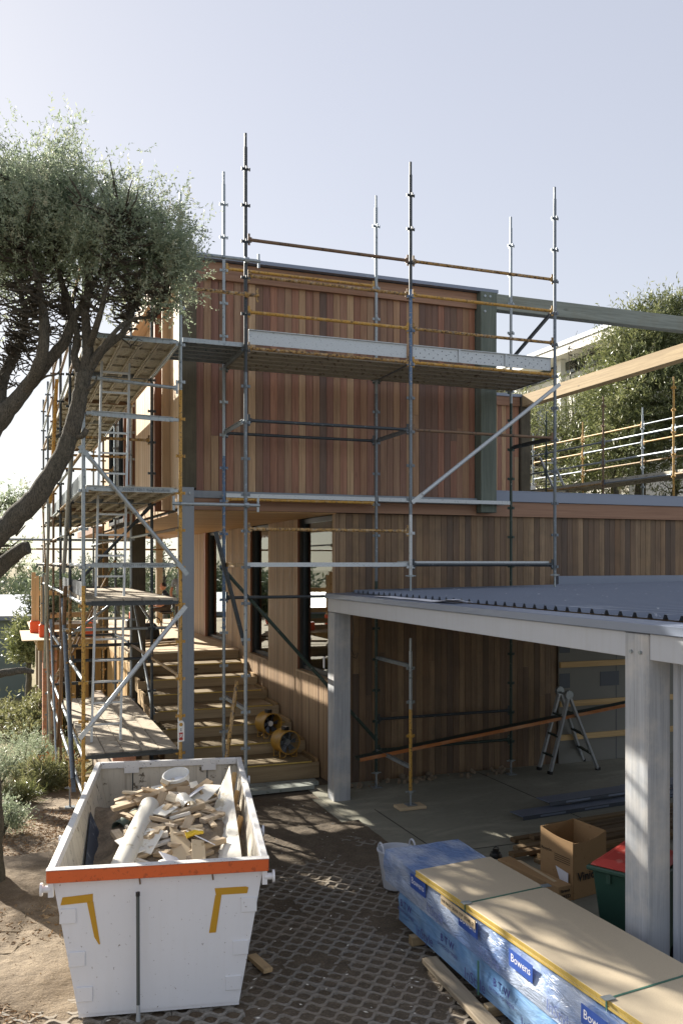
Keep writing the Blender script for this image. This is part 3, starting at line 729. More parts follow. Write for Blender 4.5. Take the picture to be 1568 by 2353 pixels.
# ---------------------------------------------------------------- scaffolding
GRID = [6.505 + 0.495 * k for k in range(-14, 7)]
BR = {}
def bracket_mesh(mat):
    if mat not in BR:
        m = MB().box((-0.062, -0.006, -0.016), (0.062, 0.006, 0.016)).box((-0.0062, -0.062, -0.015), (0.0062, 0.062, 0.015))
        m.lathe([(0.027, -0.02), (0.031, -0.02), (0.031, 0.02), (0.027, 0.02)], 8)
        for a in ((0.052, 0), (-0.052, 0), (0, 0.052), (0, -0.052)): m.box((a[0] - 0.011, a[1] - 0.011, -0.02), (a[0] + 0.011, a[1] + 0.011, 0.02))
        me = bpy.data.meshes.new('bracket'); me.from_pydata(m.v, [], m.f); me.materials.append(MATS[mat]); BR[mat] = me
    return BR[mat]
def standard(par, x, y, segs, jack=True, brackets=True, spigot=True, foot=None):
    """upright tube in coloured lengths with its wedge brackets"""
    first = None
    for i, (z0, z1, mat) in enumerate(segs):
        m = MB().tube([(x, y, z0), (x, y, z1)], 0.0245, 12)
        if i == len(segs) - 1 and spigot:
            m.tube([(x, y, z1), (x, y, z1 + 0.19)], 0.018, 10)
        o = m.build('standard', mat, par, smooth=True)
        if brackets:
            for g in GRID:
                if z0 + 0.02 < g < z1 - 0.03:
                    b = bpy.data.objects.new('bracket', bracket_mesh(mat)); col.objects.link(b); b.parent = o
                    b.location = (x, y, g); b.rotation_euler = (0, 0, R(random.uniform(-2, 2)))
        first = first or o
    if jack:
        z = segs[0][0]; f = foot if foot is not None else z - 0.2
        j = MB().tube([(x, y, f + 0.01), (x, y, z + 0.02)], 0.016, 8).box((x - 0.075, y - 0.075, f), (x + 0.075, y + 0.075, f + 0.01))
        j.tube([(x, y, z - 0.03), (x, y, z)], 0.04, 8).box((x - 0.08, y - 0.01, z - 0.022), (x + 0.08, y + 0.01, z - 0.008))
        j.build('screw_jack', 'galv', par, smooth=True)
def ledger(par, p, q, mat, name='ledger', r=0.0235):
    p, q = Vector(p), Vector(q); d = (q - p).normalized()
    a, b = p + d * 0.035, q - d * 0.035
    m = MB().tube([a + d * 0.03, b - d * 0.03], r, 10)
    for e, s in ((a, 1), (b, -1)):
        m.bar(e, e + d * s * 0.05, 0.022, 0.07); m.bar(e + d * s * 0.012 + Vector((0, 0, -0.075)), e + d * s * 0.012 + Vector((0, 0, 0.085)), 0.008, 0.03, up=d)
    return m.build(name, mat, par, smooth=True)
def transom(par, p, q, mat):
    p, q = Vector(p), Vector(q); d = (q - p).normalized(); a, b = p + d * 0.1, q - d * 0.1
    m = MB().bar(a, b, 0.008, 0.062).bar(a + Vector((0, 0, 0.028)), b + Vector((0, 0, 0.028)), 0.05, 0.006)
    m.bar(p + d * 0.03, a + d * 0.04, 0.03, 0.04).bar(b - d * 0.04, q - d * 0.03, 0.03, 0.04)
    return m.build('transom', mat, par)
def brace(par, p, q, mat, r=0.024, ends=True):
    p, q = Vector(p), Vector(q); d = (q - p).normalized()
    if not ends: return MB().tube([p, q], r, 10).build('brace', mat, par, smooth=True)
    m = MB().tube([p + d * 0.16, q - d * 0.16], r, 10)
    n = d.cross(Vector((0, 1, 0))).normalized() if abs(d.y) < 0.8 else d.cross(Vector((1, 0, 0))).normalized()
    m.bar(p - d * 0.04, p + d * 0.17, 0.06, 0.014, up=d.cross(n)); m.bar(q - d * 0.17, q + d * 0.04, 0.06, 0.014, up=d.cross(n))
    return m.build('brace', mat, par, smooth=True)
PK = {}
def plank_mesh(L, mat):
    if (L, mat) not in PK:
        w, h, t = 0.222, 0.06, 0.003
        m = MB().box((0, 0, -t), (w, L, 0)).box((0, 0, -h), (t, L, -t)).box((w - t, 0, -h), (w, L, -t)).box((t, 0, -h), (0.022, L, -h + t)).box((w - 0.022, 0, -h), (w - t, L, -h + t))
        for y in (0.0, L - t): m.box((t, y, -h + t), (w - t, y + t, -t))
        for k in range(1, 4): m.box((t, L * k / 4, -0.03), (w - t, L * k / 4 + 0.004, -t))
        for x in (0.055, 0.111, 0.167): m.box((x - 0.008, 0.03, -0.009), (x + 0.008, L - 0.03, -t))
        me = bpy.data.meshes.new('plank'); me.from_pydata(m.v, [], m.f); me.materials.append(MATS[mat]); PK[(L, mat)] = me
    return PK[(L, mat)]
def plank(par, loc, L, mat, along='Y', name='plank', tilt=0.0):
    o = bpy.data.objects.new(name, plank_mesh(L, mat)); col.objects.link(o)
    if par is not None: o.parent = par; o.matrix_parent_inverse = PINV[par.name]
    o.location = loc
    if along == 'X': o.rotation_euler = (0, 0, R(-90))
    if tilt: o.rotation_euler = (o.rotation_euler[0] + tilt, 0, o.rotation_euler[2])
    return o

# ---- front scaffold
fs = thing('scaffold', (5.5, 12.5, 0), 'two-bay scaffold of grey tubes and yellow rails standing before the front cladding', 'scaffold', 'scaffolds round the house')
FX = [3.09, 5.57, 8.05]; FY, BY = 11.88, 13.17; TOP = 9.28
standard(fs, FX[0], FY, [(0.25, 3.0, 'galv'), (3.0, 6.2, 'steel_grey'), (6.2, TOP, 'steel_dark')], foot=0.0)
standard(fs, FX[1], FY, [(3.42, 4.3, 'galv_light'), (4.3, 6.2, 'steel_grey'), (6.2, 7.6, 'steel_blue'), (7.6, TOP, 'steel_dark')], foot=3.17)
standard(fs, FX[2], FY, [(3.42, 6.3, 'steel_grey'), (6.3, TOP, 'steel_grey')], foot=3.19)
standard(fs, FX[1], FY, [(0.26, 0.55, 'yellow_paint'), (0.55, 1.45, 'yellow_paint'), (1.45, 2.3, 'galv')], foot=0.05)
MB().box((FX[1] - 0.22, FY - 0.13, 0.004), (FX[1] + 0.2, FY + 0.12, 0.045)).build('sole_board', 'board_sheet', fs, bevel=0.006)
standard(fs, FX[0], BY, [(0.25, 2.6, 'galv'), (2.6, 5.2, 'steel_blue'), (5.2, 6.3, 'galv'), (6.3, TOP, 'galv')], foot=0.0)
standard(fs, FX[1], BY, [(0.25, 3.3, 'steel_green'), (3.3, 6.3, 'steel_grey'), (6.3, TOP, 'galv')], foot=0.003)
standard(fs, FX[2], BY, [(0.25, 3.3, 'steel_green'), (3.3, 6.3, 'steel_green'), (6.3, TOP, 'galv')], foot=0.003)
g = lambda k: 6.505 + 0.495 * k + 0.03
def L2(k, y, bays, mats, dz=0.0):
    for b, mt in zip(bays, mats): ledger(fs, (FX[b], y, g(k) + dz), (FX[b + 1], y, g(k) + dz), mt)
L2(3, FY, (0, 1), ('brown_steel', 'yellow_worn')); L2(2, FY, (0, 1), ('yellow_worn', 'yellow_paint')); L2(1, FY, (0, 1), ('yellow_paint', 'yellow_worn'))
L2(0, FY, (0, 1), ('yellow_worn', 'yellow_paint')); L2(-2, FY, (0, 1), ('steel_dark', 'brown_steel')); L2(-5, FY, (0,), ('yellow_worn',))
L2(3, BY, (0,), ('yellow_paint',)); L2(0, BY, (0, 1), ('steel_green', 'steel_green')); L2(-2, BY, (0,), ('steel_dark',)); L2(-4, BY, (0,), ('yellow_paint',))
L2(-7, BY, (0,), ('steel_dark',)); L2(-6, FY + 0.0, (1,), ('steel_dark',)); L2(-11, BY, (1,), ('steel_dark',)); L2(-12, BY, (1,), ('steel_green',))
for i, x in enumerate(FX):
    transom(fs, (x, FY, g(0)), (x, BY, g(0) - 0.0), 'steel_grey'); transom(fs, (x, FY, g(-2)), (x, BY, g(-2)), ('galv', 'steel_grey', 'steel_dark')[i])
    transom(fs, (x, FY, g(-6)), (x, BY, g(-6)), 'yellow_worn' if i == 0 else 'steel_grey')
transom(fs, (FX[2], FY, g(2) + 0.03), (FX[2], BY, g(1)), 'steel_grey'); transom(fs, (FX[0], FY, g(-10)), (FX[0], BY, g(-10)), 'galv')
transom(fs, (FX[1], FY, g(-12)), (FX[1], BY, g(-12)), 'galv'); transom(fs, (FX[1], FY, g(-9)), (FX[1], BY, g(-9)), 'steel_grey')
for b in (0, 1):
    for k in range(5): plank(fs, (FX[b] + 0.03, BY - 0.04 - 0.24 * k, 6.565 + 0.002 * k), 2.42, 'board_steel', 'X')
for k in range(5): plank(fs, (2.24, BY - 0.05 - 0.24 * k, 6.63 - 0.003 * k), 0.85, 'galv', 'X')
for b in (0, 1):
    plank(fs, (FX[b] + 0.03, BY + 0.2, 4.64), 2.42, 'galv_light', 'X'); plank(fs, (FX[b] + 0.02, FY + 0.26, 3.60 + 0.02 * b), 2.44 - 0.06 * b, 'galv_light', 'X')
    if b: plank(fs, (FX[b] + 0.02, FY + 0.52, 3.62), 2.3, 'galv_light', 'X')
kb = MB().box((FX[0] + 0.05, FY + 0.035, 6.60), (FX[1] - 0.05, FY + 0.042, 6.80)).box((FX[0] + 0.05, FY + 0.01, 6.79), (FX[1] - 0.05, FY + 0.034, 6.80)).build('toe_board', 'galv_light', fs)
kb = MB().box((FX[1] + 0.05, FY + 0.035, 6.60), (FX[2] - 0.05, FY + 0.042, 6.80)).box((FX[1] + 0.05, FY + 0.01, 6.79), (FX[2] - 0.05, FY + 0.034, 6.80))
for x in (0.8, 1.6): kb.box((FX[1] + x, FY + 0.015, 6.60), (FX[1] + x + 0.035, FY + 0.034, 6.789))
kb = kb.build('toe_board', 'galv_light', fs)
pf = MB()
for i in range(32):
    for j in range(3):
        if (i + j) % 2 == 0:
            pf.tube([(FX[1] + 0.1 + i * 0.072, FY + 0.0345, 6.635 + 0.055 * j), (FX[1] + 0.1 + i * 0.072, FY + 0.0325, 6.635 + 0.055 * j)], 0.009, 6)
stuff(pf.build('perforation', 'flashing_dark', kb))
brace(fs, (8.07, FY - 0.06, 6.36), (5.6, FY - 0.06, 4.50), 'galv_light', 0.03)
brace(fs, (3.1, 13.26, 3.5), (5.6, 13.26, 0.75), 'steel_green', 0.028); brace(fs, (2.94, 13.02, 4.02), (3.36, 13.02, 2.4), 'steel_dark', 0.034)
brace(fs, (3.0, 11.99, 1.97), (2.74, 11.9, 0.3), 'yellow_worn', 0.03, ends=False)
# loose tubes clamped across the gap between the two scaffolds
def link_tube(x0, x1, y, z, mat):
    m = MB().tube([(x0, y, z), (x1, y, z)], 0.0245, 10)
    for x, s in ((x0, 1), (x1, -1)): m.bar((x + 0.02 * s, y, z - 0.09), (x + 0.02 * s, y, z + 0.1), 0.012, 0.03, up=(1, 0, 0))
    m.lathe([(0.03, -0.03), (0.04, -0.03), (0.04, 0.03), (0.03, 0.03)], 8, Matrix.Translation((FX[0], y, z)) @ Matrix.Rotation(R(90), 4, 'Y'))
    m.build('link_tube', mat, fs, smooth=True)
link_tube(2.1, 3.28, FY - 0.055, 7.72, 'galv'); link_tube(2.05, 3.26, FY - 0.055, 7.25, 'yellow_worn'); link_tube(2.08, 3.27, FY - 0.055, 4.38, 'galv')

# ---- side scaffold along the left wall
ss = thing('scaffold', (1.6, 14, 0), 'tall tower scaffold with stacked plank decks along the sunlit left wall', 'scaffold', 'scaffolds round the house')
SX0, SX1 = 0.957, 2.204; SY = [11.9, 14.37, 16.84, 19.31, 21.78, 24.25]
for i, y in enumerate(SY):
    gl = gz(SX0, y)
    oc = [[(gl + 0.3, 3.3, 'yellow_paint'), (3.3, 7.6, 'galv')], [(gl + 0.35, 3.25, 'yellow_worn'), (3.25, 7.6, 'steel_dark')], [(gl + 0.3, 3.3, 'brown_steel'), (3.3, 7.7, 'steel_dark')],
          [(gl + 0.3, 7.8, 'brown_steel')], [(gl + 0.3, 7.8, 'steel_grey')], [(gl + 0.3, 7.8, 'steel_grey')]][i]
    standard(ss, SX0, y, oc, foot=gl + 0.03, spigot=i < 2)
    ic = [[(0.3, 5.9, 'yellow_paint'), (5.9, 8.35, 'galv')], [(0.0, 8.2, 'steel_dark')], [(-0.1, 8.1, 'galv')], [(-0.3, 8.0, 'steel_grey')], [(-0.5, 7.9, 'yellow_worn')], [(-0.6, 7.9, 'steel_grey')]][i]
    standard(ss, SX1, y, ic, foot=min(gz(SX1, y) - 0.01, ic[0][0] - 0.1), spigot=i < 2)
    MB().box((SX0 - 0.16, y - 0.11, gl - 0.02), (SX0 + 0.16, y + 0.11, gl + 0.028)).build('sole_board', 'grey_timber_y', ss)
    for k in (0, -4): transom(ss, (SX0, y, g(k)), (SX1, y, g(k)), ['galv', 'steel_grey', 'brown_steel'][i % 3])
    if i < 4:
        for k in (-7, -11): transom(ss, (SX0, y, g(k)), (SX1, y, g(k)), 'steel_dark')
mats = ['yellow_worn', 'galv', 'brown_steel', 'galv', 'yellow_worn', 'galv']
for i in range(5):
    y0, y1 = SY[i], SY[i + 1]
    for n, k in enumerate((2, 1, 0, -2, -3, -4, -5, -6, -7, -9, -11, -12)):
        if k < -7 and i > 3: continue
        ledger(ss, (SX0, y0, g(k)), (SX0, y1, g(k)), ('galv' if k <= -7 else mats[(n + i) % 6]))
    for n, k in enumerate((0, -4, -5, -7, -9)):
        if k < -5 and i > 2: continue
        ledger(ss, (SX1, y0, g(k)), (SX1, y1, g(k)), ('galv', 'yellow_worn', 'brown_steel')[(n + i) % 3])
    for lv, mt in ((6.575, 'board_steel'), (4.6, 'board_steel'), (3.13, 'board_dusty'), (1.14, 'board_dusty')):
        if lv < 4 and i > 1: continue
        for k in range(5):
            plank(ss, (SX0 + 0.045 + 0.234 * k, y0 + 0.02 + (0.03 if (k + i) % 2 else 0), lv + 0.002 * (k % 2)), 2.42, mt)
    if i < 4:
        MB().box((SX0 + 0.03, y0 + 0.05, 4.61), (SX0 + 0.038, y1 - 0.05, 4.82)).build('toe_board', 'galv', ss)
        if i < 2: MB().box((SX0 + 0.03, y0 + 0.05, 3.14), (SX0 + 0.038, y1 - 0.05, 3.34)).build('toe_board', 'flashing_dark', ss)
y = SY[0]
ledger(ss, (SX0, y, g(1)), (SX1, y, g(1) - 0.02), 'steel_green'); ledger(ss, (SX0, y, g(-1) - 0.05), (SX1, y, g(-1) - 0.12), 'galv')
t1 = transom(ss, (SX0, y - 0.02, g(-2) - 0.02), (SX1, y - 0.02, g(-2) - 0.05), 'galv'); t2 = transom(ss, (SX0, y - 0.015, g(-6)), (SX1, y - 0.015, g(-6)), 'galv')
for (z, s) in ((g(-4), 'AS/NZS 1576.3 /BaysideScaffolds'), (g(-6), 'AS/NZS 1576.3 /BaysideScaffolds')):
    text(s, ss, 'flashing_dark', frame_M((1.75, y - 0.022, z - 0.003), (1, 0, 0), (0, 0, 1)), 0.046)
brace(ss, (0.93, y - 0.06, 5.06), (2.26, y - 0.06, 3.47), 'galv', 0.028); brace(ss, (2.24, y - 0.06, 2.99), (0.93, y - 0.06, 1.38), 'galv_light', 0.03)
brace(ss, (0.905, 15.3, 2.98), (0.905, 12.9, 0.45), 'steel_grey', 0.036); brace(ss, (0.90, 12.85, 5.5), (0.90, 15.0, 3.45), 'galv', 0.032, ends=False)
brace(ss, (0.9, 17.0, 6.9), (0.9, 19.3, 4.85), 'yellow_paint', 0.034); brace(ss, (0.9, 14.5, 3.2), (0.9, 16.6, 0.35), 'brown_steel', 0.03)
brace(ss, (0.88, 19.4, 4.9), (0.88, 21.6, 1.2), 'galv', 0.032); brace(ss, (0.9, 21.7, 3.3), (0.9, 19.2, -0.1), 'grey_timber_y', 0.034, ends=False)
brace(ss, (1.0, 16.8, 2.2), (2.2, 16.84, 3.1), 'galv'); brace(ss, (2.25, 14.5, 2.6), (2.25, 16.9, 3.0), 'galv')
brace(ss, (2.23, 14.4, 1.2), (2.23, 16.8, 3.0), 'galv'); brace(ss, (0.98, 14.3, 3.2), (2.18, 14.3, 4.5), 'steel_dark'); brace(ss, (0.98, 19.25, 1.2), (2.18, 19.25, 3.6), 'yellow_worn')
brace(ss, (1.0, 21.7, 0.4), (2.2, 21.7, 3.0), 'brown_steel'); brace(ss, (0.9, 16.9, -0.2), (0.9, 19.2, 2.4), 'galv'); brace(ss, (0.9, 21.6, 3.4), (0.9, 24.2, 5.8), 'yellow_worn')
for (x0, x1, yy, z, mt) in ((0.8, 2.4, 16.75, 2.1, 'steel_dark'), (0.85, 2.5, 14.45, 2.55, 'galv'), (-0.05, 2.6, 19.4, 4.07, 'galv'), (-0.6, 4.4, 24.4, 3.95, 'yellow_worn'), (0.7, 2.3, 21.85, 3.55, 'galv')):
    MB().tube([(x0, yy, z), (x1, yy, z)], 0.0245, 10).build('cross_tube', mt, ss, smooth=True)
for i in (1, 2, 3):
    ledger(ss, (SX0, SY[i], g(-2)), (SX1, SY[i], g(-2)), 'yellow_worn'); ledger(ss, (SX0, SY[i], g(-9)), (SX1, SY[i], g(-9)), 'steel_dark')

# aluminium ladder standing on the lowest deck of the side scaffold
lad = thing('ladder', (1.35, 12.8, 1.15), 'long straight aluminium ladder rising through the decks of the side scaffold', 'ladder')
la, lb = Vector((1.12, 12.62, 1.145)), Vector((1.30, 13.05, 6.45)); wv = Vector((0.385, 0, 0))
for o in (Vector((0, 0, 0)), wv): MB().bar(la + o, lb + o, 0.028, 0.06, up=(0, 1, 0)).build('rail', 'aluminium', lad)
for k in range(18):
    c = la.lerp(lb, (k + 0.8) / 18.3); MB().bar(c + wv * 0.038, c + wv * 0.962, 0.034, 0.026).build('rung', 'aluminium', lad)

# scaffold tag hung on the inner front upright
tg = thing('inspection_tag', (2.2, 11.85, 1.2), 'white inspection tag with red prohibition marks hung on a yellow upright', 'tag')
a = P(413, 1655, Y=11.84); zt = a.z; zb = P(413, 1705, Y=11.84).z; xc = 2.20; hw = 0.045
m = MB(); prof = [(xc - hw, zb), (xc + hw, zb + 0.01), (xc + hw, zt - 0.05)] + [(xc + hw * math.cos(R(q)), zt - 0.05 + 0.05 * math.sin(R(q))) for q in range(20, 180, 20)] + [(xc - hw, zt - 0.05)]
m.prism([(x, 11.842, z) for (x, z) in prof], (0, 0, 0), (0, 0.004, 0)); plate = m.build('plate', 'white_plastic', tg)
Hh = zt - zb
MB().tube([(xc, 11.8405, zt - 0.055), (xc, 11.8385, zt - 0.055)], 0.024, 14).build('hanging_hole', 'yellow_paint', tg)
MB().box((xc - 0.025, 11.8395, zb + 0.38 * Hh), (xc + 0.025, 11.8415, zb + 0.445 * Hh)).build('red_panel', 'red_print', tg)
MB().box((xc - 0.024, 11.8395, zb + 0.10 * Hh), (xc + 0.024, 11.8415, zb + 0.21 * Hh)).build('red_panel', 'red_print', tg)
m = MB(); c0 = Vector((xc, 11.8405, zb + 0.30 * Hh))
ring = [c0 + Vector((0.022 * math.cos(t * math.pi / 8), 0, 0.026 * math.sin(t * math.pi / 8))) for t in range(17)]
m.tube(ring, 0.0035, 5).bar(c0 + Vector((-0.014, 0, 0.016)), c0 + Vector((0.014, 0, -0.016)), 0.003, 0.006, up=(0, 1, 0)); m.build('prohibition_ring', 'red_print', tg)
for z in (0.53, 0.61): MB().tube([(xc, 11.8415, zb + z * Hh), (xc, 11.8395, zb + z * Hh)], 0.008, 10).build('symbol_dot', 'black_print', tg)

# ---- rear scaffold on the right
rs = thing('scaffold', (14.5, 20, 4.8), 'distant scaffold with sloping-looking yellow and silver rails before the right-hand shrubs', 'scaffold', 'scaffolds round the house')
RX0, RX1 = 13.95, 15.15; RY = [13.5, 16.0, 18.5, 21.0, 23.5]
zr = 5.60
for i, y in enumerate(RY):
    standard(rs, RX0, y, [(-0.1, 7.55, ['galv', 'yellow_paint', 'brown_steel', 'steel_green', 'steel_grey'][i])], foot=-0.18)
    standard(rs, RX1, y, [(-0.1, 7.35, ['galv', 'galv', 'galv', 'yellow_paint', 'galv'][i])], foot=-0.18)
for i in range(4):
    for (x, z, mt) in ((RX0, zr + 0.5, 'galv'), (RX0, zr + 1.0, 'galv'), (RX1, zr + 0.55, 'yellow_worn'), (RX1, zr + 1.05, 'yellow_paint'), (RX1, zr + 1.5, 'yellow_paint'), (RX0, zr - 0.03, 'yellow_worn')):
        ledger(rs, (x, RY[i], z), (x, RY[i + 1], z), mt if (i + int(z * 10)) % 4 else 'steel_grey')
    for k in range(5): plank(rs, (RX0 + 0.02 + 0.236 * k, RY[i] + 0.03, zr + 0.06), 2.44, 'board_steel')
l2 = thing('ladder', (14.4, 21.2, 5.7), 'short aluminium ladder leaning on the rails of the distant right scaffold', 'ladder')
for dx in (0, 0.38): MB().bar((14.15 + dx, 20.2, 4.6), (14.15 + dx, 21.6, 6.55), 0.03, 0.07, up=(0, 1, 0)).build('rail', 'aluminium', l2)
for k in range(7):
    t = (k + 0.5) / 7; MB().bar((14.165, 20.2 + 1.4 * t, 4.6 + 1.95 * t), (14.515, 20.2 + 1.4 * t, 4.6 + 1.95 * t), 0.03, 0.025).build('rung', 'aluminium', l2)
cs = thing('tool_case', (14.3, 22.9, 5.66), 'open dark tool case on the distant right scaffold deck', 'case')
MB().box((14.05, 22.5, 5.665), (14.6, 23.2, 5.85)).build('base', 'white_plastic', cs, bevel=0.02); MB().bar((14.33, 23.2, 5.85), (14.33, 23.35, 6.3), 0.55, 0.05, up=(0, 1, 0)).build('lid', 'black_plastic', cs, bevel=0.01)

# two dusty planks lying on the ground below the stairs
for (x, yy, z, rz_, lb_) in ((2.75, 13.55, 0.07, -88, 'pale scaffold plank on the ground at the foot of the stairs, the nearer one'), (2.9, 13.85, 0.07, -91, 'pale scaffold plank on the ground at the foot of the stairs, against the first step')):
    o = plank(None, (x, yy, z), 1.85, 'grey_plank'); o.name = 'scaffold_plank'; o.rotation_euler = (0, 0, R(rz_)); tag(o, lb_, 'plank', 'planks at the stair foot')
# ---------------------------------------------------------------- skip bin
SK = Matrix.Translation((0.31, 7.28, 0)) @ Matrix.Rotation(R(-11.0), 4, 'Z')
SW, SL, SH, SIN = 1.72, 3.78, 1.22, 0.235
skip = thing('skip_bin', (0.31, 7.28, 0), 'white steel skip bin with orange front rim, heaped with building waste', 'skip bin')
def sk(u, v, w): return SK @ Vector((u, v, w))
def inset(w): return SIN * (1 - (w - 0.06) / (SH - 0.06))
def skwall(corners, th, name, mat, inward):
    vs = [sk(*c) for c in corners]; off = (SK.to_3x3() @ Vector(inward)).normalized() * th
    return MB().prism(vs, (0, 0, 0), off).build(name, mat, skip)
zb = 0.06
fw = skwall([(SIN, 0.03, zb), (SW - SIN, 0.03, zb), (SW - 0.03, 0.03, SH - 0.03), (0.03, 0.03, SH - 0.03)], 0.008, 'front_wall', 'skip_white', (0, 1, 0))
skwall([(SIN, SL - 0.03, zb), (SW - SIN, SL - 0.03, zb), (SW - 0.03, SL - 0.03, SH - 0.03), (0.03, SL - 0.03, SH - 0.03)], 0.008, 'back_wall', 'skip_inside', (0, -1, 0))
skwall([(SIN, 0.04, zb), (SIN, SL - 0.04, zb), (0.03, SL - 0.04, SH - 0.03), (0.03, 0.04, SH - 0.03)], 0.008, 'side_wall', 'skip_inside', (1, 0, 0))
skwall([(SW - SIN, 0.04, zb), (SW - SIN, SL - 0.04, zb), (SW - 0.03, SL - 0.04, SH - 0.03), (SW - 0.03, 0.04, SH - 0.03)], 0.008, 'side_wall', 'skip_inside', (-1, 0, 0))
MB().box((SIN, 0.04, 0.03), (SW - SIN, SL - 0.04, 0.058), SK).build('floor_plate', 'skip_white', skip)
for u in (SIN + 0.12, SW - SIN - 0.2): MB().box((u, 0.15, -0.03), (u + 0.08, SL - 0.15, 0.029), SK).build('runner', 'steel_dark', skip)
RZ = SH - 0.105
MB().box((-0.0, -0.025, RZ), (SW, 0.035, SH - 0.006), SK).build('front_rim', 'orange_paint', skip, bevel=0.006)
MB().box((-0.003, -0.028, SH - 0.0055), (SW + 0.003, 0.045, SH), SK).build('rim_top', 'skip_rim', skip)
for (a, b) in (((0.0, 0.037, SH - 0.075), (0.06, SL, SH)), ((SW - 0.06, 0.037, SH - 0.075), (SW, SL, SH)), ((0.062, SL - 0.06, SH - 0.075), (SW - 0.062, SL, SH))):
    MB().box(a, b, SK).build('rim_rail', 'skip_rim', skip, bevel=0.006)
for s, u in ((-1, 0.0), (1, SW)):
    for (v, w) in ((0.02, SH - 0.16), (1.05, SH - 0.10), (3.0, SH - 0.10)):
        M = SK @ Matrix.Translation((u, v, w)) @ Matrix.Rotation(R(90 * s), 4, 'Y')
        MB().lathe([(0.026, -0.03), (0.026, 0.032), (0.05, 0.033), (0.05, 0.05), (0.0, 0.051)], 16, M).build('lifting_lug', 'skip_white', skip, smooth=True)
    MB().box((u - 0.05 if s > 0 else u + 0.06 - 0.05, 0.0, SH - 0.22), (u - 0.01 if s > 0 else u + 0.05, 0.03, RZ - 0.001), SK).build('corner_gusset', 'skip_white', skip)
# raised repair plates and worn yellow marking tape on the front
def fbox(u0, u1, w0, w1, t0, t1, name, mat):
    MB().box((u0, t0, w0), (u1, t1, w1), SK).build(name, mat, skip, bevel=0.003 if t1 - t0 > 0.006 else 0)
for w in (0.16, 0.44, 0.78):
    u = inset(w) + 0.004
    fbox(u + 0.0, u + 0.125, w, w + 0.115, 0.018, 0.0295, 'repair_plate', 'skip_white'); fbox(SW - u - 0.125, SW - u, w, w + 0.115, 0.018, 0.0295, 'repair_plate', 'skip_white')
def tape(pts):
    MB().prism([sk(u, 0.0265, w) for (u, w) in pts], (0, 0, 0), (SK.to_3x3() @ Vector((0, 0.0028, 0)))).build('marking_tape', 'yellow_tape', skip)
tape([(0.10, 0.925), (0.115, 0.985), (0.345, 1.0), (0.345, 0.94), (0.30, 0.935)]); tape([(0.30, 0.934), (0.348, 0.939), (0.40, 0.60), (0.39, 0.60), (0.355, 0.66)])
tape([(1.29, 0.985), (1.30, 0.93), (1.55, 0.93), (1.56, 0.975), (1.54, 0.985)]); tape([(1.295, 0.929), (1.345, 0.929), (1.30, 0.63), (1.245, 0.63)])
for u in (0.70, 1.27): MB().tube([sk(u, 0.022, RZ - 0.005), sk(u + 0.008, 0.022, RZ - 0.06)], 0.006, 6).build('rust_run', 'brown_steel', skip)
for (u, name) in ((0.42, 'seam'), (1.30, 'seam')): MB().box((u, SL - 0.043, 0.3), (u + 0.012, SL - 0.0395, SH - 0.13), SK).build(name, 'steel_dark', skip)
for u in (0.33, 1.24): MB().box((u, SL - 0.075, SH - 0.13), (u + 0.17, SL - 0.061, SH + 0.012), SK).build('hook_plate', 'skip_rim', skip)

# fill: heap of dirt and sawdust
def heap():
    nu, nv = 44, 84; m = MB()
    for j in range(nv + 1):
        for i in range(nu + 1):
            v = 0.05 + (SL - 0.10) * j / nv
            base = 0.50 + 0.42 * smooth(0.3, 1.9, v) * (1 - 0.55 * smooth(2.7, 3.6, v))
            a = i / nu; w = base + 0.10 * math.sin(math.pi * a) + 0.05 * mnoise.noise(Vector((a * 6, v * 3, 1))) + 0.03 * mnoise.noise(Vector((a * 19, v * 11, 5)))
            w -= 0.16 * (1 - smooth(0.12, 0.42, a)) * (1 - smooth(2.2, 2.8, v))
            ins = inset(w) + 0.012; u = ins + (SW - 2 * ins) * a
            m.v.append(tuple(sk(u, v, w)))
    for j in range(nv):
        for i in range(nu): m.f.append((j * (nu + 1) + i, j * (nu + 1) + i + 1, (j + 1) * (nu + 1) + i + 1, (j + 1) * (nu + 1) + i))
    stuff(m.build('waste_heap', 'rubble', skip, smooth=True))
heap()
def hz(u, v):
    a = u / SW; return 0.50 + 0.42 * smooth(0.3, 1.9, v) * (1 - 0.55 * smooth(2.7, 3.6, v)) + 0.10 * math.sin(math.pi * max(0, min(1, a))) - 0.16 * (1 - smooth(0.12, 0.42, a)) * (1 - smooth(2.2, 2.8, v))
SKR = SK.to_3x3()
def piece(name, u, v, w, size, rx, ry, rz_, mat, bevel=0.003):
    """box with its own local axes, so grain follows the piece"""
    L, W, H = size; m = MB().box((-L / 2, -W / 2, -H / 2), (L / 2, W / 2, H / 2)); o = m.build(name, mat, bevel=bevel)
    o.matrix_world = SK @ Matrix.Translation((u, v, w)) @ Euler((R(rx), R(ry), R(rz_))).to_matrix().to_4x4(); return o
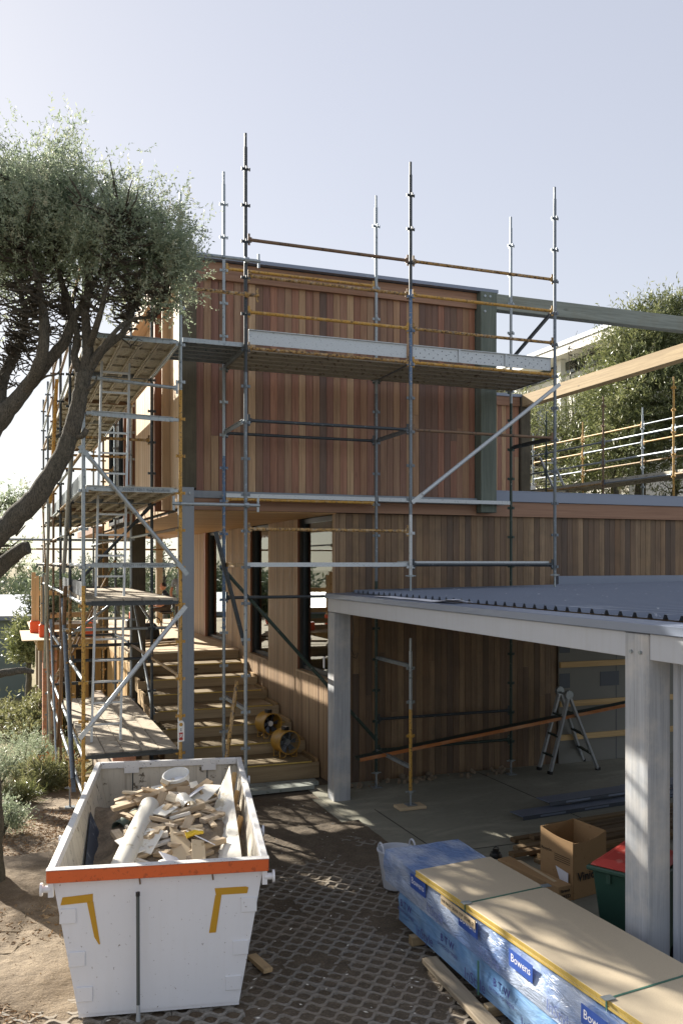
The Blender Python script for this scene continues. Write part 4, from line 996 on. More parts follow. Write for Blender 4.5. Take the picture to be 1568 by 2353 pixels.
OFF = [  # u, v, lift, (L, W, H), rx, ry, rz, label
    (0.80, 2.55, .16, (.62, .09, .045), 10, -12, 28, 'long pine offcut lying across the heap beside the white tube'),
    (0.62, 2.50, .10, (.70, .10, .04), 0, -8, 22, 'weathered pine length leaning left near the grey pipe'),
    (0.86, 2.78, .16, (.40, .09, .045), 25, 30, 80, 'short thick pine offcut standing up behind the white tube'),
    (0.95, 2.45, .10, (.16, .10, .10), 12, 10, 15, 'square pine block below the paint bucket'),
    (1.02, 2.60, .12, (.15, .13, .09), 60, 5, 20, 'pale end-grain pine block in front of the bucket'),
    (0.86, 2.30, .09, (.22, .08, .07), 10, -15, 55, 'small pine block near the middle of the heap'),
    (0.92, 2.10, .10, (.30, .09, .05), 5, -10, 12, 'grooved pine offcut in the middle of the heap'),
    (1.00, 2.00, .08, (.34, .10, .05), -8, 8, 28, 'ridged decking offcut lying over others'),
    (0.80, 1.85, .08, (.36, .07, .045), 0, -22, 52, 'slim pine offcut pointing to the white tube'),
    (0.78, 2.12, .12, (.36, .08, .02), 10, -35, 70, 'thin white-edged batten tilted on the heap'),
    (0.72, 1.62, .06, (.28, .12, .07), 5, 10, -18, 'chunky angled pine block at front of heap'),
    (0.74, 1.50, .05, (.30, .11, .05), -5, -4, 5, 'flat pine block below the angled block'),
    (0.95, 1.72, .06, (.55, .05, .03), 0, -6, 24, 'thin ribbed strip at front of heap'),
    (1.22, 2.75, .14, (.28, .10, .08), 15, -20, 40, 'pine block with orange end at back right of heap'),
    (1.28, 2.55, .11, (.18, .11, .09), 10, 12, 15, 'stubby pine block on the dirt near the plasterboard'),
    (1.12, 2.92, .10, (.30, .05, .02), 5, -10, 20, 'dark flat strip beside the bucket'),
    (1.16, 2.20, .08, (.50, .03, .02), 5, -12, 22, 'pale thin lath lying on the dirt'),
    (1.30, 1.75, .06, (.26, .06, .02), 4, 3, -75, 'short flat slat on bare dirt at right'),
    (1.26, 2.15, .08, (.36, .05, .012), 6, 4, -80, 'pinkish narrow slat on the dirt at right'),
    (1.28, 1.35, .07, (.26, .07, .04), 10, -10, 40, 'broken pale block at front right of heap'),
    (1.06, 1.95, .10, (.40, .07, .06), 0, -10, 25, 'ribbed golden offcut right of centre'),
    (0.58, 1.30, .04, (.22, .14, .06), 4, 6, 30, 'broad pine block low at the front of the heap'),
    (0.86, 1.40, .04, (.34, .06, .03), 0, -5, 30, 'thin dark strip low at the front of the heap'),
    (0.70, 2.75, .10, (.30, .05, .02), 0, -12, 40, 'thin strip behind the grey pipe'),
    (0.52, 2.85, .06, (.28, .06, .03), 0, 10, -30, 'small dark stick by the left skip wall'),
    (1.20, 3.10, .10, (.26, .12, .05), 5, 15, 30, 'flat pine block against the back of the heap'),
    (1.00, 3.02, .10, (.22, .10, .05), 25, -10, -30, 'tilted pine block behind the bucket'),
    (0.66, 2.02, .07, (.30, .05, .03), 0, 14, 100, 'short stick under the white tube'),
    (0.96, 2.28, .13, (.26, .12, .015), 15, 12, -25, 'pale plasterboard scrap in the heap middle'),
    (0.84, 2.66, .17, (.40, .03, .025), 5, -18, 65, 'narrow grey lath sticking up by the bucket'),
]
for (u, v, lift, size, rx, ry, rz_, lb) in OFF:
    o = piece('timber_offcut', u, v, hz(u, v) + lift * 0.75, size, rx, ry, rz_, 'offcut'); tag(o, lb, 'timber offcut', 'waste timber in the skip')
for k in range(110):
    u = random.uniform(0.42, 1.34); v = random.uniform(0.7, 3.2); L_, W_, H_ = random.uniform(.10, .42), random.uniform(.03, .09), random.uniform(.012, .05)
    o = piece('timber_offcut', u, v, hz(u, v) + random.uniform(.02, .09), (L_, W_, H_), random.uniform(-15, 15), random.uniform(-18, 18), random.uniform(0, 180), 'offcut')
    kind = ('long ' if L_ > .28 else 'short ') + ('thin slat' if H_ < .028 else 'chunky scrap'); where = ('front', 'middle', 'back')[min(2, int((v - .7) / .84))] + ' ' + ('left', 'centre', 'right')[min(2, int((u - .5) / .274))]
    tag(o, kind + ' of wood jumbled in the ' + where + ' of the skip heap', 'timber offcut', 'small scraps in the skip')
for k in range(16):
    u = random.uniform(0.45, 1.32); v = random.uniform(0.8, 3.2)
    o = piece('sheet_scrap', u, v, hz(u, v) + random.uniform(.05, .12), (random.uniform(.16, .42), random.uniform(.12, .26), .011), random.uniform(-30, 30), random.uniform(-30, 30), random.uniform(0, 180), ('plaster_board', 'white_print', 'board_sheet', 'plaster_board')[k % 4])
    where = ('front', 'middle', 'back')[min(2, int((v - .8) / .8))] + ' ' + ('left', 'centre', 'right')[min(2, int((u - .45) / .29))]
    tag(o, ('flat plasterboard scrap', 'flat white paper-faced scrap', 'flat tan board scrap', 'broken plasterboard piece')[k % 4] + ' poking out of the ' + where + ' of the skip heap', 'sheet scrap', 'sheet scraps in the skip')
def sloped(name, poly, th, mat, label, cat):
    p = [Vector(q) for q in poly]; n = (p[1] - p[0]).cross(p[2] - p[0]).normalized() * th
    return tag(MB().prism(p, (0, 0, 0), n).build(name, mat, bevel=0.002), label, cat)
# white plasterboard leaning on the right wall, sweeping up to a point
sloped('plasterboard', [sk(1.30, 0.55, .70), sk(1.27, 2.1, .90), sk(1.36, 2.7, .98), sk(1.53, 2.72, 1.36), sk(1.55, 2.2, 1.12), sk(1.56, 1.4, 0.98), sk(1.57, 0.62, .80)], 0.012, 'plaster_board', 'big white pointed sheet leaning along the right skip wall', 'plasterboard')
for (v, h, lean, w, lb) in ((2.95, 1.22, .05, .10, 'tallest brown stud standing in the skip back right corner'), (2.45, 1.14, .05, .09, 'brown stud behind the white pointed sheet'), (1.75, 1.06, .05, .085, 'brown stud standing nearest the front right of the skip')):
    o = MB().bar(sk(1.46, v - 0.25, .62), sk(1.60, v, h), w, 0.045, up=SKR @ Vector((1, 0, 0.3))).build('stud', 'pine_z', bevel=0.004); tag(o, lb, 'stud', 'studs in the skip')
sloped('chipboard_offcut', [sk(0.98, 0.62, .62), sk(1.25, 0.62, .62), sk(1.16, 1.25, .92), sk(0.90, 1.62, 1.08)], 0.014, 'board_sheet', 'pale triangular board scrap standing in the middle of the skip', 'board')
sloped('chipboard_offcut', [sk(1.13, 0.55, .63), sk(1.27, 0.55, .64), sk(1.23, 1.28, .98), sk(1.11, 1.28, 1.0)], 0.012, 'board_sheet', 'narrow pale board strip standing beside the triangular scrap', 'board')
tag(MB().tube([sk(1.06, 1.32, 1.03), sk(1.14, 1.34, 1.05), sk(1.22, 1.36, 1.04)], [0.03, 0.026, 0.014], 7).build('glove', 'safety_yellow', smooth=True), 'crumpled yellow glove draped on the board strip', 'glove')
# long white tube, shorter pipes, bucket, papers, rubber sheet
def pipe(name, a, b, r, mat, label, th=0.006, closed=False):
    a, b = Vector(a), Vector(b); d = (b - a).normalized(); M = frame_M(a, d.orthogonal(), d.cross(d.orthogonal())); Lh = (b - a).length
    pr = [(0.001, 0), (r, 0), (r, Lh - 0.02), (r * 0.9, Lh), (0.001, Lh)] if closed else [(r - th, 0), (r, 0), (r, Lh), (r - th, Lh), (r - th, 0)]
    return tag(MB().lathe(pr, 24, M).build(name, mat, smooth=True), label, 'pipe')
pipe('cardboard_tube', sk(.38, .40, .76), sk(.70, 2.10, 1.13), 0.095, 'pvc', 'long fat white tube lying towards the front left of the skip', closed=True)
pipe('drain_pipe', sk(.90, .55, .74), sk(.86, 1.02, .86), 0.075, 'pvc', 'short white pipe end at the front of the skip heap', closed=True)
pipe('drain_pipe', sk(1.10, 2.02, 1.10), sk(1.02, 2.28, 1.12), 0.075, 'pvc', 'open white pipe elbow in the middle of the heap')
pipe('drain_pipe', sk(.37, 2.28, .84), sk(.55, 2.55, .90), 0.085, 'pvc_green', 'open grey-green pipe by the left skip wall')
pipe('drain_pipe', sk(.55, .9, .50), sk(.80, 1.25, .55), 0.055, 'pvc_green', 'dark green hose length low at the front of the heap')
sloped('rubber_sheet', [sk(.21, .5, .60), sk(.15, 1.3, .80), sk(.085, 2.35, 1.02), sk(.26, 2.3, .62), sk(.30, 1.2, .45), sk(.27, .5, .42)], 0.006, 'rubber_sheet', 'dark rubber sheet sagging against the left skip wall', 'rubber sheet')
sloped('rubber_sheet', [sk(.26, .5, .50), sk(.62, .5, .56), sk(.72, 2.0, .80), sk(.34, 2.2, .72)], 0.006, 'rubber_sheet', 'dark flat rubber sheet under the white tube', 'rubber sheet')
sloped('paper_sheet', [sk(.60, 2.75, .94), sk(.72, 2.65, .96), sk(.88, 2.95, 1.06), sk(.72, 3.05, 1.06)], 0.003, 'white_print', 'folded white paper on the heap near the back wall', 'paper')
sloped('paper_sheet', [sk(.46, 2.4, .86), sk(.56, 2.32, .86), sk(.78, 2.78, .98), sk(.66, 2.84, .98)], 0.003, 'white_print', 'white printed paper strip beside the grey-green pipe', 'paper')
def bucket():
    b = thing('paint_bucket', sk(1.00, 2.86, .88), 'white plastic paint bucket with navy band tipped on the heap', 'bucket')
    M = SK @ Matrix.Translation((1.00, 2.86, .95)) @ Euler((R(16), R(-10), 0)).to_matrix().to_4x4()
    MB().lathe([(0.001, 0), (0.115, 0), (0.135, 0.27), (0.142, 0.27), (0.142, 0.285), (0.14, 0.33), (0.148, 0.33), (0.148, 0.345), (0.132, 0.345), (0.112, 0.015), (0.001, 0.015)], 28, M).build('shell', 'white_plastic', b, smooth=True)
    MB().lathe([(0.1172, 0.04), (0.1258, 0.11)], 28, M).build('printed_band', 'blue_print', b, smooth=True); MB().lathe([(0.1258, 0.112), (0.1308, 0.175)], 28, M).build('printed_band', 'navy_print', b, smooth=True)
    MB().lathe([(0.001, 0.24), (0.124, 0.24)], 28, M).build('lining', 'white_print', b)
bucket()
rod = thing('prop_pole', sk(.62, -0.10, 0), 'dark telescopic pole leaning upright against the skip front', 'pole')
pa, pb = P(318, 2345, Z=0.03), sk(.645, 0.005, 0.98)
pb = P(317, 2058, d=pa.y * CT + pa.x * ST + 0.02)
MB().tube([pa.lerp(pb, .12), pb], 0.014, 12).build('shaft', 'pipe_grey', rod, smooth=True); MB().tube([pa, pa.lerp(pb, .04), pa.lerp(pb, .13)], [.02, .017, .015], 12).build('tip', 'aluminium', rod, smooth=True)
MB().tube([pb, pb + Vector((0, 0, .03))], 0.017, 12).build('cap', 'black_plastic', rod, smooth=True)

# offcut and bits on the driveway
o = MB().box((-.17, -.045, -.02), (.17, .045, .02)).build('timber_block', 'offcut', bevel=0.004); c = P(597, 2213, Z=0.03); o.location = (c.x, c.y, 0.032); o.rotation_euler = (0, 0, R(100)); tag(o, 'loose pine block lying on the pavers right of the skip', 'timber block')
o = MB().box((-.10, -.02, -.01), (.10, .02, .01)).build('timber_block', 'grey_timber_y', bevel=0.003); c = P(232, 2312, Z=0.02); o.location = (c.x, c.y, 0.03); o.rotation_euler = (0, 0, R(-18)); tag(o, 'grey splinter of wood on the pavers left of the skip', 'timber block')

# ---------------------------------------------------------------- timber packs by the carport
PX0, PX1 = 3.62, 4.42
def wrapped(name, x0, x1, y0, y1, z0, z1, mat, label, amp, seed):
    t = thing(name, ((x0 + x1) / 2, (y0 + y1) / 2, z0), label, 'timber pack', 'wrapped packs by the carport')
    bm = bmesh.new(); bmesh.ops.create_cube(bm, size=1.0)
    for v in bm.verts: v.co = Vector((x0 + (v.co.x + .5) * (x1 - x0), y0 + (v.co.y + .5) * (y1 - y0), z0 + (v.co.z + .5) * (z1 - z0)))
    es = [e for e in bm.edges if abs(e.verts[0].co.y - e.verts[1].co.y) > .5]; bmesh.ops.subdivide_edges(bm, edges=es, cuts=70, use_grid_fill=True)
    es = [e for e in bm.edges if abs(e.verts[0].co.x - e.verts[1].co.x) > .5]; bmesh.ops.subdivide_edges(bm, edges=es, cuts=10, use_grid_fill=True)
    es = [e for e in bm.edges if abs(e.verts[0].co.z - e.verts[1].co.z) > .2]; bmesh.ops.subdivide_edges(bm, edges=es, cuts=8, use_grid_fill=True)
    for v in bm.verts:
        p = v.co; f = smooth(0, .1, p.z - z0)
        n = mnoise.noise(Vector((p.x * 2, p.y * 2.2 + p.z * 3, p.z * 5 + seed))) + .5 * mnoise.noise(Vector((p.x * 5, p.y * 6 - p.z * 8, p.z * 9 + seed)))
        sag = math.sin((p.z - z0) / (z1 - z0) * math.pi)
        if abs(p.x - x0) < .01: p.x -= amp * (n * 1.2 + .4 * sag) * f + 0.0
        if abs(p.y - y1) < .01: p.y += amp * n
        if abs(p.z - z1) < .01: p.z += amp * .35 * n
    me = bpy.data.meshes.new(name); bm.to_mesh(me); bm.free(); me.polygons.foreach_set('use_smooth', [True] * len(me.polygons)); me.set_sharp_from_angle(angle=R(55))
    me.materials.append(MATS[mat]); link('wrapping', me, t); return t
lp = wrapped('timber_pack', PX0, PX1 + .03, 3.4, 7.98, 0.10, 0.385, 'blue_wrap', 'lower timber pack in glossy light blue printed wrapping', 0.018, 1)
up = wrapped('timber_pack', PX0 - .02, PX1 + .02, 3.4, 8.30, 0.395, 0.70, 'clear_wrap', 'upper timber pack in crinkled clear and white wrapping', 0.022, 9)
def wtext(par, s, y, z, size, mat, bold=0.0, slope=0.0, shear=0.0):
    text(s, par, mat, frame_M((PX0 - 0.038, y, z), (0, -1, slope), (0, 0, 1)), size, bold=bold, shear=shear)
for i, y in enumerate((7.75, 6.9, 6.0, 5.15)):
    wtext(lp, 'B T W', y, .315, .09, 'navy_print', .002); wtext(lp, 'BAYSWOOD TIMBER', y, .245, .040, 'navy_print')
for y in (7.35, 6.42, 5.55, 4.7): wtext(lp, 'InStyle', y, .19, .13, 'navy_print', .0, .03)
for y in (7.1, 6.15, 5.2): text('InStyle', up, 'faded_print', frame_M((PX0 - .06, y, .49), (0, -1, -.05), (0, 0, 1)), .12)
for y in (7.45, 6.5, 5.7, 4.8):
    MB().box((PX0 - .056, y - .16, .56), (PX0 - .053, y + .16, .69)).build('printed_label', 'blue_print', up)
    text('Bowens', up, 'white_print', frame_M((PX0 - .0572, y, .63), (0, -1, 0), (0, 0, 1)), .085)
for (y) in (6.35, 5.25): MB().box((PX0 - .045, y - .012, .11), (PX0 - .040, y + .012, .385)).build('strap', 'strap_green', lp)
for k, y in enumerate((7.6, 6.2, 4.9)): tag(MB().box((PX0 - .06, y - .04, .012), (PX1 + .06, y + .04, .098)).build('bearer', 'pine_x', bevel=.004), ['bearer timber under the far end of the blue pack', 'bearer timber under the middle of the blue pack', 'bearer timber under the near part of the blue pack'][k], 'bearer', 'bearers under the packs')
sh = thing('particleboard_stack', (3.9, 5.5, .78), 'tan particleboard sheets with yellow edges strapped on top of the packs', 'board stack')
A = [Vector((3.54, 7.44)), Vector((4.37, 7.53)), Vector((4.52, 3.95)), Vector((3.69, 3.86))]
for k in range(3):
    z = .712 + k * .0205; q = [Vector((p.x + .004 * (k % 2), p.y - .003 * k, z)) for p in A]
    s_ = MB().prism(q, (0, 0, 0), (0, 0, .0195)).build('sheet', 'particle_board', sh, bevel=.002)
    e = MB(); a, b = q[0], q[3]; e.bar(a + Vector((-.003, 0, .0098)), b + Vector((-.003, 0, .0098)), .005, .0165); e.build('yellow_edge', 'yellow_edge', s_)
zt_ = .712 + 3 * .0205 + .001
for (ya) in (6.56, 4.80):
    l, r = Vector((3.54 + (7.44 - ya) * .042 - .004, ya, zt_)), Vector((4.37 + (7.53 - ya) * .042, ya + .10, zt_))
    st_ = MB().bar(l, r, .018, .003).bar(l + Vector((-.003, 0, 0)), l + Vector((-.003, 0, -.18)), .018, .003, up=(1, 0, 0)).build('strap', 'strap_green', sh)
    for q in (l, r): MB().box((q.x - .03, q.y - .03, zt_ + .0025), (q.x + .05, q.y + .03, zt_ + .008)).build('corner_protector', 'galv', st_)
tag(MB().box((PX0 - .075, 6.35, .64), (PX0 - .068, 6.95, .71)).build('marked_strip', 'board_sheet'), 'handwritten timber strip tucked under the sheets on the pack side', 'timber strip')
text('THIS PACK - SILVER TOP  (STAIR) (2)', bpy.data.objects['marked_strip'], 'black_print', frame_M((PX0 - .0762, 6.65, .675), (0, -1, 0), (0, 0, 1)), .036)
g1, g2 = P(985, 2205, Z=.06), P(1120, 2352, Z=.06)
tag(MB().bar((g1.x, g1.y, .065), (g1.x + (g2.x - g1.x) * 2.2, g1.y + (g2.y - g1.y) * 2.2, .065), .14, .05).build('sleeper', 'grey_timber_y', bevel=.006), 'weathered grey sleeper lying on the pavers beside the blue pack', 'sleeper')

# tub with handles behind the packs
tb = thing('plastic_tub', (3.62, 8.75, 0), 'white flexible tub with loop handles at the far end of the wrapped packs', 'tub')
c = P(905, 2080, Z=0); c = Vector((4.06, 9.02, 0.02)); M = Matrix.Translation(c)
MB().lathe([(.001, 0), (.15, 0), (.21, .40), (.222, .40), (.222, .415), (.20, .415), (.142, .012), (.001, .012)], 28, M).build('shell', 'tub_plastic', tb, smooth=True)
for s in (-1, 1):
    pts = [c + Vector((s * .19, .075 * math.cos(t), .41 + .085 * math.sin(t))) for t in np.linspace(0, math.pi, 12)]; MB().tube(pts, .011, 8).build('handle', 'tub_plastic', tb, smooth=True)

# ---------------------------------------------------------------- things inside the carport
def carton_open():
    t = thing('cardboard_carton', (5.9, 8.3, 0), 'big open cardboard carton with printed sides on the carport slab', 'carton')
    a, b = Vector((5.66, 8.02, 0)), Vector((6.17, 8.13, 0)); d = Vector((-.10, .46, 0)); cc, dd = b + d, a + d; th = Vector((0, 0, 0))
    def wall(p, q, h0, h1, sagm, nm):
        n = 8; m = MB(); nn = (q - p).cross(Vector((0, 0, 1))).normalized() * .006
        top = [p.lerp(q, i / n) + Vector((0, 0, h0 + (h1 - h0) * i / n - sagm * math.sin(math.pi * i / n))) for i in range(n + 1)]
        bot = [p.lerp(q, i / n) for i in range(n + 1)]
        m.prism(bot + top[::-1], (0, 0, .003), Vector((0, 0, .003)) - nn); return m.build(nm, 'cardboard', t)
    fr = wall(a + (b - a).normalized() * .01, b, .60, .66, .035, 'front_panel'); wall(b, cc, .66, .68, .0, 'side_panel'); wall(cc, dd, .68, .68, .01, 'back_panel'); sd_ = wall(dd, a, .68, .61, .02, 'side_panel')
    xd = (b - a).normalized(); text('Vinidex', t, 'black_print', frame_M(a.lerp(b, .5) + Vector((0, -.002, .23)) - Vector((-xd.y, xd.x, 0)) * .008, xd, (0, 0, 1)), .13, bold=.003)
    n2 = Vector((-d.y, d.x, 0)).normalized(); yd = -d.normalized()
    for k in range(4): MB().bar(dd.lerp(a, .45) + n2 * .008 + Vector((0, 0, .44 - .022 * k)), dd.lerp(a, .92) + n2 * .008 + Vector((0, 0, .43 - .022 * k)), .002, .005).build('print_line', 'black_print', t)
    text('Recycle', t, 'black_print', frame_M(dd.lerp(a, .2) + n2 * .008 + Vector((0, 0, .46)), yd, (0, 0, 1)), .05)
    MB().prism([dd.lerp(a, .5) + n2 * .009 + Vector((0, 0, .31)), dd.lerp(a, .9) + n2 * .02 + Vector((0, 0, .28)), dd.lerp(a, .92) + n2 * .03 + Vector((0, 0, .14)), dd.lerp(a, .66) + n2 * .02 + Vector((0, 0, .17))], (0, 0, 0), n2 * .003).build('torn_flap', 'white_print', t)
carton_open()
def long_box():
    t = thing('long_carton', (5.25, 8.0, 0), 'long narrow cardboard carton lying beside the wrapped packs', 'carton')
    a, b = Vector((5.20, 7.60, .003)), Vector((5.37, 7.63, .003)); d = Vector((-.13, .98, 0)); H = Vector((0, 0, .34))
    MB().prism([a, b, b + d, a + d], (0, 0, 0), H).build('carton', 'cardboard', t, bevel=.006)
    yd = (-d).normalized(); n = Vector((-d.y, d.x, 0)).normalized(); xd = (b - a).normalized(); n2 = -Vector((-xd.y, xd.x, 0))
    text('Stramit', t, 'black_print', frame_M(a + d * .62 + n * .003 + Vector((0, 0, .24)), yd, (0, 0, 1)), .12, bold=.003)
    text('SPEED DECK ULTRA', t, 'black_print', frame_M(a + d * .5 + n * .003 + Vector((0, 0, .13)), yd, (0, 0, 1)), .075)
    for i, s_ in enumerate(('Stramit', 'SPEED', 'DECK', 'ULTRA')): text(s_, t, 'black_print', frame_M(a + xd * .085 + n2 * .003 + Vector((0, 0, .29 - .06 * i)), xd, (0, 0, 1)), .042 if i == 0 else .052, bold=.001)
    MB().box((5.24, 7.75, .3435), (5.28, 8.45, .345)).build('tape', 'board_sheet', t)
long_box()
def wheelie():
    t = thing('wheelie_bin', (5.1, 6.5, 0), 'green wheelie bin with red lid behind the carport post', 'wheelie bin', rz=R(8))
    M = Matrix.Translation((5.30, 6.52, 0)) @ Matrix.Rotation(R(-62), 4, 'Z')
    def q(*p): return M @ Vector(p)
    bt, tp = .22, .28; m = MB()
    vs = [q(-bt, -bt - .02, .10), q(bt, -bt - .02, .10), q(bt, bt, .04), q(-bt, bt, .04), q(-tp, -tp - .08, .90), q(tp, -tp - .08, .90), q(tp, tp, .93), q(-tp, tp, .93)]
    m.add(vs, [(0, 3, 2, 1), (4, 5, 6, 7), (0, 1, 5, 4), (1, 2, 6, 5), (2, 3, 7, 6), (3, 0, 4, 7)]); m.build('body', 'bin_green', t, bevel=.02)
    MB().box((-tp - .03, -tp - .13, .895), (tp + .03, tp + .03, .935), M).build('rim', 'bin_green', t, bevel=.01)
    lid = MB().add([q(-tp - .02, -tp - .12, .938), q(tp + .02, -tp - .12, .938), q(tp + .02, tp + .02, .955), q(-tp - .02, tp + .02, .955), q(-tp + .06, -tp, .985), q(tp - .06, -tp, .985), q(tp - .06, tp - .05, 1.03), q(-tp + .06, tp - .05, 1.03)], [(0, 3, 2, 1), (4, 5, 6, 7), (0, 1, 5, 4), (1, 2, 6, 5), (2, 3, 7, 6), (3, 0, 4, 7)]).build('lid', 'bin_red', t, bevel=.02)
    for x in (-.12, .12): MB().box((x - .02, -tp - .09, .80), (x + .02, -tp - .05, .89), M).build('lifting_rib', 'bin_green', t)
    for s in (-1, 1):
        MB().tube([q(s * .2, .24, .1), q(s * .25, .24, .1)], .1, 18).build('wheel', 'black_plastic', t, smooth=True)
    MB().tube([q(-.22, tp + .05, .96), q(.22, tp + .05, .96)], .016, 8).build('handle', 'bin_green', t, smooth=True)
    MB().tube([q(-.25, .24, .1), q(.25, .24, .1)], .012, 8).build('axle', 'steel_dark', t)
wheelie()
def lantern():
    t = thing('camp_lantern', (5.3, 9.05, 0), 'small camping lantern with black top standing on the slab', 'lantern'); M = Matrix.Translation((5.30, 9.0, .003))
    MB().lathe([(.001, 0), (.075, 0), (.075, .05), (.06, .06), (.001, .06)], 20, M).build('base', 'black_plastic', t, smooth=True)
    MB().lathe([(.055, .06), (.055, .20)], 20, M).build('diffuser', 'white_plastic', t, smooth=True)
    MB().lathe([(.07, .20), (.075, .215), (.06, .255), (.035, .265), (.035, .285), (.001, .287)], 20, M).build('top', 'black_plastic', t, smooth=True)
    for s in (-1, 1): MB().tube([(5.30 + s * .075, 9.0, .05), (5.30 + s * .085, 9.0, .2)], .004, 6).build('guard_wire', 'galv', t)
    MB().tube([Vector((5.30 + .04 * math.cos(a), 9.0, .285 + .035 * math.sin(a))) for a in np.linspace(0, math.pi, 9)], .005, 6).build('handle', 'black_plastic', t)
lantern()
rs2 = random.Random(5)
STK = [('bottom' if k < 7 else 'top') + '-layer brown timber in the slab stack behind the carton, ' + ('nearest the camera', 'second from the front', 'third from the front', 'in the middle', 'third from the back', 'second from the back', 'nearest the house')[k % 7] for k in range(14)]
for k in range(14):
    y0 = 9.15 + .16 * (k % 7) + rs2.uniform(-.03, .03); z = .03 + .058 * (k // 7) + 0.0; x0 = 5.75 + rs2.uniform(-.25, .35) + .12 * (k % 7); L_ = rs2.uniform(3.2, 4.6)
    o = MB().bar((x0, y0, z), (x0 + L_, y0 + L_ * .10, z), .11, .052).build('stacked_timber', 'stack_timber', bevel=.004)
    tag(o, STK[k], 'timber', 'timber stack on the slab')
for k, (px, py, z, lb) in enumerate(((6.75, 10.9, .05, 'long grey folded flashing on the slab, the lower front length'), (7.35, 11.15, .13, 'long grey folded flashing on the slab, set back on top'), (9.2, 11.6, .05, 'grey folded flashing on the slab, farthest right'))):
    t = thing('metal_flashing', (px, py, 0), lb, 'flashing', 'flashings on the slab')
    d = Vector((1, .09, 0)).normalized(); a = Vector((px, py, z)); L_ = 3.6
    MB().bar(a, a + d * L_, .30, .012).build('top_face', 'flashing', t); e = Vector((d.y, -d.x, 0)) * .152
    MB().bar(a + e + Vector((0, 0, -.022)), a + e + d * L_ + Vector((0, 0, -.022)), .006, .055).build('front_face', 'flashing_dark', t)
    for i in range(4): MB().bar(a + e + d * (.3 + .8 * i) + Vector((d.y, -d.x, 0)) * .005 + Vector((0, 0, -.02)), a + e + d * (.75 + .8 * i) + Vector((d.y, -d.x, 0)) * .005 + Vector((0, 0, -.02)), .003, .026).build('sticker', 'flashing', t)
    if z > .1:
        for q in (.4, 2.4): MB().bar(a + d * q + Vector((0, -.1, -.065)), a + d * q + Vector((0, .1, -.065)), .1, .1).build('packer', 'offcut', t)
# folding A-frame ladder and the long plank resting on it
def aladder():
    t = thing('folding_ladder', (8.9, 12.9, 0), 'folding aluminium A-frame ladder standing on the carport slab', 'ladder')
    fl, fr = P(1262, 1778, Z=0.0), P(1372, 1768, Z=0.0); bl, br = P(1237, 1768, Z=0.0), P(1338, 1748, Z=0.0)
    tn, tf = P(1305, 1601, d=15.1), P(1284, 1595, d=15.6)
    tn.z = tf.z = 1.36
    legs = [(fl, tn), (fr, tn), (bl, tf), (br, tf)]
    for a, b in legs:
        a = a + Vector((0, 0, .0)); b2 = b + (a - b).normalized() * .05
        MB().bar(a + Vector((0, 0, .005)), b2, .035, .075, up=(0, 1, 0)).build('rail', 'aluminium', t)
        MB().bar(a, a + Vector((0, 0, .05)), .05, .09, up=(0, 1, 0)).build('foot', 'black_plastic', t)
    for b in (tn, tf): MB().lathe([(.001, -.03), (.075, -.03), (.075, .03), (.001, .03)], 18, Matrix.Translation(b) @ Matrix.Rotation(R(90), 4, 'X')).build('hinge', 'galv', t, smooth=True)
    for (pa_, pb_) in ((legs[0], legs[2]), (legs[1], legs[3])):
        for f in (.22, .47, .72): MB().bar(pa_[0].lerp(pa_[1], f), pb_[0].lerp(pb_[1], f), .05, .028).build('rung', 'steel_green', t)
    MB().bar(tn + Vector((0, 0, -.02)), tf + Vector((0, 0, -.02)), .03, .03).build('hinge_bar', 'galv', t)
aladder()
pA, pB = Vector((5.12, 12.86, .56)), Vector((10.4, 13.0, 1.12)); 
t = thing('scaffold_plank', pA, 'long orange-edged plank sloping from the scaffold up across the folding ladder', 'plank')
MB().bar(pA, pB, .22, .04).build('top', 'steel_green', t); MB().bar(pA + Vector((0, -.114, 0)), pB + Vector((0, -.114, 0)), .006, .055).build('edge', 'orange_board', t)
# rubble along the wall foot
m = MB(); rr = random.Random(2)
for k in range(46):
    x = rr.uniform(5.1, 8.2); y = rr.uniform(13.2, 13.55); s = rr.uniform(.02, .06); M = Matrix.Translation((x, y, s * .45)) @ Euler((rr.random() * 3, rr.random() * 3, rr.random() * 3)).to_matrix().to_4x4(); m.box((-s, -s * .7, -s * .5), (s, s * .7, s * .5), M)
stuff(tag(m.build('rubble', 'rubble', bevel=.006), 'scatter of stones along the foot of the carport wall', 'rubble'))

